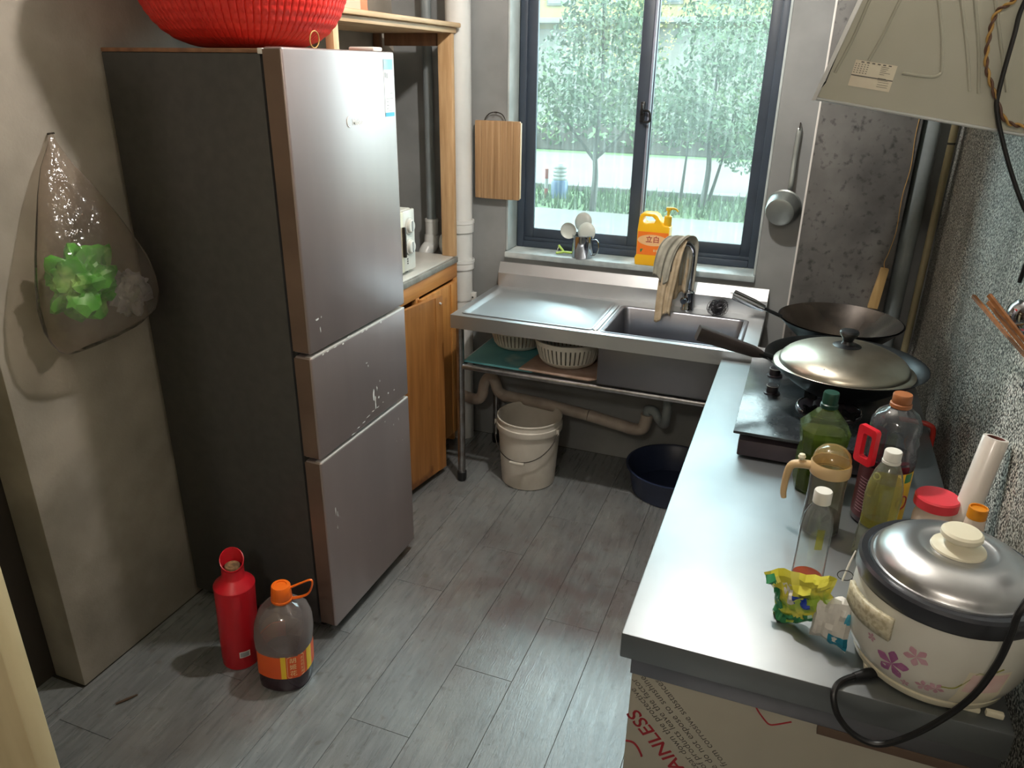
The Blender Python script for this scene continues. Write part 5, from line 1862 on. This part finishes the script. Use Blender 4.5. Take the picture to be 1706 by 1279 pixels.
for ph_, m in ((0, 'cable_yellow'), (PI, 'cable_brown')):
    q = []
    for i, p in enumerate(wp_):
        t = (wp_[min(i + 1, len(wp_) - 1)] - wp_[max(i - 1, 0)]).normalized()
        e = Vector((0, 1, 0))
        f2 = t.cross(e).normalized()
        a = i * .55 + ph_
        q.append(p + (e * math.cos(a) + f2 * math.sin(a)) * .0026)
    obj('strand', tube(B(), q, .0026, 7), m, tw)

hh = thing('cutlery_holder', 'small wire rack fixed to the right wall, holding chopsticks', 'rack', (.45, 1.50, 1.18))
for zz in (1.185, 1.235):
    obj('hoop', tube(B(), [Vector((.450 + .022 * math.cos(q), 1.535 + .045 * math.sin(q), zz)) for q in [2 * PI * i / 20 for i in range(20)]], .0018, 6, True), 'chrome', hh)
for i in range(8):
    q = 2 * PI * i / 8
    obj('wire', tube(B(), [(.450 + .022 * math.cos(q), 1.535 + .045 * math.sin(q), 1.185), (.450 + .022 * math.cos(q), 1.535 + .045 * math.sin(q), 1.235)], .0015, 6), 'chrome', hh)
bxo('floor_plate', .430, .470, 1.495, 1.575, 1.180, 1.1835, 'chrome', hh, bev=.001)


def chopstick(label, a, b):
    a, b = Vector(a), Vector(b)
    d = (b - a).normalized()
    s = d.cross(Vector((0, 0, 1))).normalized()
    u2 = s.cross(d)
    rings = []
    for p, w in ((a, .0022), (a.lerp(b, .5), .003), (b, .0036)):
        rings.append([p + s * w + u2 * w, p - s * w + u2 * w, p - s * w - u2 * w, p + s * w - u2 * w])
    bm = B()
    loft(bm, rings)
    o = obj('chopstick', bm, 'chop', None, loc=a, smooth=0)
    tag(o, label, 'chopstick', 'chopsticks on the right wall')


chopstick('lower brown chopstick reaching furthest left from the right wall rack', (.444, 1.560, 1.222), (.382, 1.891, 1.266))
chopstick('upper brown chopstick above the other one at the right wall rack', (.448, 1.578, 1.238), (.366, 1.684, 1.321))
chopstick('brown chopstick between the other two close to the steel ladle', (.446, 1.570, 1.228), (.372, 1.700, 1.303))
lt = thing('steel_ladle', 'round steel ladle on the right wall behind the chopsticks', 'ladle', (.45, 1.72, 1.2))
obj('bowl', oriented([(0, -.026), (.018, -.023), (.033, -.011), (.040, .004), (.039, .0045), (.032, -.010), (.0175, -.0215), (0, -.0245)], (.444, 1.735, 1.268), (.75, .25, .3)), 'chrome', lt)
tubeo('handle', [(.450, 1.700, 1.258), (.456, 1.66, 1.24), (.455, 1.575, 1.21)], .0035, 'chrome', lt)

# ------------------------------------------------------------------ bottles on the floor
th = thing('thermos_flask', 'red thermos flask with a cork standing on the floor by the refrigerator', 'thermos', (-1.437, 1.437, 0), local=True, rot=(math.radians(-1), math.radians(2.2), 0))
latho('body', [(0, 0), (.052, 0), (.055, .004), (.055, .022), (.0565, .026), (.0590, .27), (.0600, .285)], 'thermos_red', th, 44)
latho('shoulder', [(.0600, .2852), (.0585, .2885), (.0345, .311), (.0325, .315), (.0318, .345), (.0285, .345)], 'thermos_red', th, 44)
bm = B()
cs = 20
az0 = A(-45)
ringa, ringb = [], []
for i in range(cs):
    q = 2 * PI * i / cs
    tall = .5 - .5 * math.cos(q)          # spout wall is tallest at the back
    ringa.append(Vector((.0318 * math.cos(q + az0), .0318 * math.sin(q + az0), .343)))
    ringb.append(Vector((.0345 * math.cos(q + az0), .0345 * math.sin(q + az0), .350 + .042 * tall)))
loft(bm, [ringa, ringb, [p * 1.0 - Vector((.0026 * math.cos(2 * PI * i / cs + az0), .0026 * math.sin(2 * PI * i / cs + az0), 0)) for i, p in enumerate(ringb)],
          [p - Vector((.0026 * math.cos(2 * PI * i / cs + az0), .0026 * math.sin(2 * PI * i / cs + az0), 0)) for i, p in enumerate(ringa)]], True, False, False)
obj('spout', bm, 'thermos_red', th, smooth=40)
latho('cork', [(0, .352), (.021, .352), (.022, .350), (.022, .340)], 'cork', th, 24)
f3 = cyl_fn(.0622, A(-47), .235)
obj('handle_tab', sheet(B(), lambda a, b: (Vector(f3((a - .5) * .022, b * .045))), 5, 2), 'thermos_red', th)
patch('sticker', cyl_fn(.0596, A(-37), .062), .032, .022, 'chip_white', th, 6, 1)
patch('sticker_ink', cyl_fn(.0599, A(-37), .062), .026, .016, 'print_grey', th, 6, 1)

ob = thing('cooking_oil_bottle', 'big plastic cooking oil bottle with orange cap and label on the floor', 'bottle', (-1.262, 1.433, 0), local=True, rot=(math.radians(-1), math.radians(2.0), 0))


def sq(r, z, a):
    k = 1 / max(abs(math.cos(a - .3)), abs(math.sin(a - .3)))
    return r * (1 + (k - 1) * .22)


latho('bottle_body', [(0, 0), (.068, 0), (.075, .006), (.077, .03), (.075, .054), (.078, .060), (.079, .13), (.082, .143), (.084, .18), (.081, .212), (.068, .248), (.045, .270), (.026, .279), (.023, .284), (.023, .292)], 'oil_bottle', ob, 48, fn=sq)
latho('oil', [(0, .001), (.0685, .001), (.0757, .006), (.0777, .03), (.0757, .0545), (.074, .055), (.074, .085), (0, .0852)], 'oil_dark', ob, 48, fn=sq)
LR = .0835


def sq_fn(az, z, off=.0):
    return lambda a, b: (sq(.0800 + off, 0, az + a / LR) * math.cos(az + a / LR), sq(.0800 + off, 0, az + a / LR) * math.sin(az + a / LR), z + b)


LZ = .097
lab = patch('label', sq_fn(A(-90), LZ), .42, .082, 'label_orange', ob, 60, 1)
patch('label_stripe', sq_fn(A(-58), LZ, .0006), .015, .080, 'label_yellow', lab, 5, 1)
patch('label_stripe', sq_fn(A(2), LZ, .0006), .026, .080, 'label_yellow', lab, 8, 1)
for i, chx in enumerate('胡姬花'):
    text('lettering', chx, .0205, 'print_gold', lab, sq_fn(A(-39), LZ + .0235 * (1 - i), .0013))
for i, chx in enumerate('古法花生油'):
    text('lettering', chx, .0095, 'print_gold', lab, sq_fn(A(-21), LZ + .0125 * (2 - i), .0013))
bm = tube(B(), [Vector(sq_fn(A(-33), LZ, .0008)(p[0], p[1])) for p in rrect(.050, .076, .007, 3)], .0006, 5, True)
obj('label_border', bm, 'print_gold', lab)
latho('cap', [(.024, .280), (.0300, .281), (.0310, .287), (.0290, .291), (.0300, .294), (.0275, .330), (.0255, .333), (.017, .3335), (.0165, .331), (0, .331)], 'cap_orange', ob, 36)
e_ = Vector((math.cos(A(25)), math.sin(A(25)), 0))
tubeo('carry_loop', [e_ * .026 + Vector((0, 0, .284)), e_ * .060 + Vector((0, 0, .292)), e_ * .080 + Vector((0, 0, .306)), e_ * .090 + Vector((0, 0, .335)), e_ * .086 + Vector((0, 0, .350)), e_ * .06 + Vector((0, 0, .340)), e_ * .024 + Vector((0, 0, .322))], [.006, .005, .0042, .004, .004, .004, .0045], 'cap_orange', ob, flat=.7)
tw_ = tubeo('splinter', [(-1.648, 1.148, .004), (-1.633, 1.172, .004), (-1.617, 1.199, .004)], [.003, .004, .002], 'twig', None, loc=(-1.633, 1.172, .0))
tag(tw_, 'dark splinter of wood lying on the floor by the left wall', 'splinter')

# ------------------------------------------------------------------ plastic bag hanging on the left wall
bg_ = thing('plastic_bag', 'clear plastic bag of green packaging hanging from a nail on the left wall', 'bag', (-1.70, 1.43, 1.03))
tubeo('nail', [(XL - .002, 1.432, 1.553), (XL + .022, 1.432, 1.556)], .0024, 'wire_dark', bg_, n=1)
levels = [  # z, y left, y right, x centre, x half depth
    (1.556, 1.426, 1.434, -1.775, .004), (1.535, 1.415, 1.437, -1.772, .007), (1.48, 1.372, 1.462, -1.762, .016), (1.42, 1.335, 1.498, -1.745, .028), (1.345, 1.300, 1.535, -1.728, .044),
    (1.28, 1.272, 1.562, -1.716, .058), (1.22, 1.253, 1.586, -1.708, .068), (1.16, 1.242, 1.598, -1.704, .074), (1.11, 1.245, 1.600, -1.704, .074), (1.072, 1.258, 1.585, -1.706, .066), (1.045, 1.276, 1.545, -1.710, .048), (1.030, 1.296, 1.45, -1.712, .022)]
bm = B()
rings = []
ns_ = 48
for k, (z, y0, y1, xc, xd) in enumerate(levels):
    rg = []
    for i in range(ns_):
        a = 2 * PI * i / ns_
        fold = 1 + (.10 if k < 9 else .05) * mnoise.noise((math.cos(a) * 3.2, math.sin(a) * 3.2, z * 2.5)) + .05 * mnoise.noise((math.cos(a) * 9, math.sin(a) * 9, z * 7))
        xx = xc + xd * math.sin(a) * fold
        rg.append(Vector((max(xx, XL + .004), (y0 + y1) / 2 + (y1 - y0) / 2 * math.cos(a) * (1 + (fold - 1) * .35), z + .012 * (y1 - y0) * math.cos(a) * (k / 11) * 3)))
    rings.append(rg)
loft(bm, rings, True, True, True)
obj('bag_film', bm, 'poly_bag', bg_, smooth=60)


def crumple_blob(name, label, c, r, m, seed, amp=.35, fr_=2.2, flat=14, cat='wrapper'):
    bm = B()
    bmesh.ops.create_icosphere(bm, subdivisions=4, radius=1)
    for v in bm.verts:
        p = v.co.copy()
        d = 1 + amp * (abs(mnoise.noise(p * fr_ + Vector((seed, 0, 0)))) * 1.6 - .4) + amp * .45 * abs(mnoise.noise(p * fr_ * 3 + Vector((seed, 3, 0))))
        v.co = Vector((p.x * r[0] * d, p.y * r[1] * d, p.z * r[2] * d)) + Vector(c)
    o = obj(name, bm, m, None, loc=c, smooth=flat)
    tag(o, label, cat)
    return o


gw = crumple_blob('green_wrapper', 'crumpled bright green food wrapper inside the hanging bag', (-1.712, 1.385, 1.190), (.046, .094, .080), 'leaf_pack', 3.0, .75, 1.5, 24)
cw = crumple_blob('clear_wrapper', 'crumpled clear plastic wrapper inside the hanging bag, right of the green one', (-1.702, 1.508, 1.138), (.044, .054, .054), 'poly_lump', 8.0, .5, 1.9, 30)

# ------------------------------------------------------------------ cream door standing open at the near left
dr_ = thing('door_1', 'cream wooden door leaf with knots at the lower left edge', 'door', (-1.40, .62, 0))
struct(dr_)
bxo('leaf', -1.85, -1.100, .600, .638, .008, 2.05, 'door_cream', dr_, bev=.003)
hd_ = latho('door_knob', [(0, 0), (.012, 0), (.012, .03), (.024, .04), (.026, .05), (.02, .06), (0, .062)], 'chrome', dr_, 20, c=(-1.17, .57, 1.0))
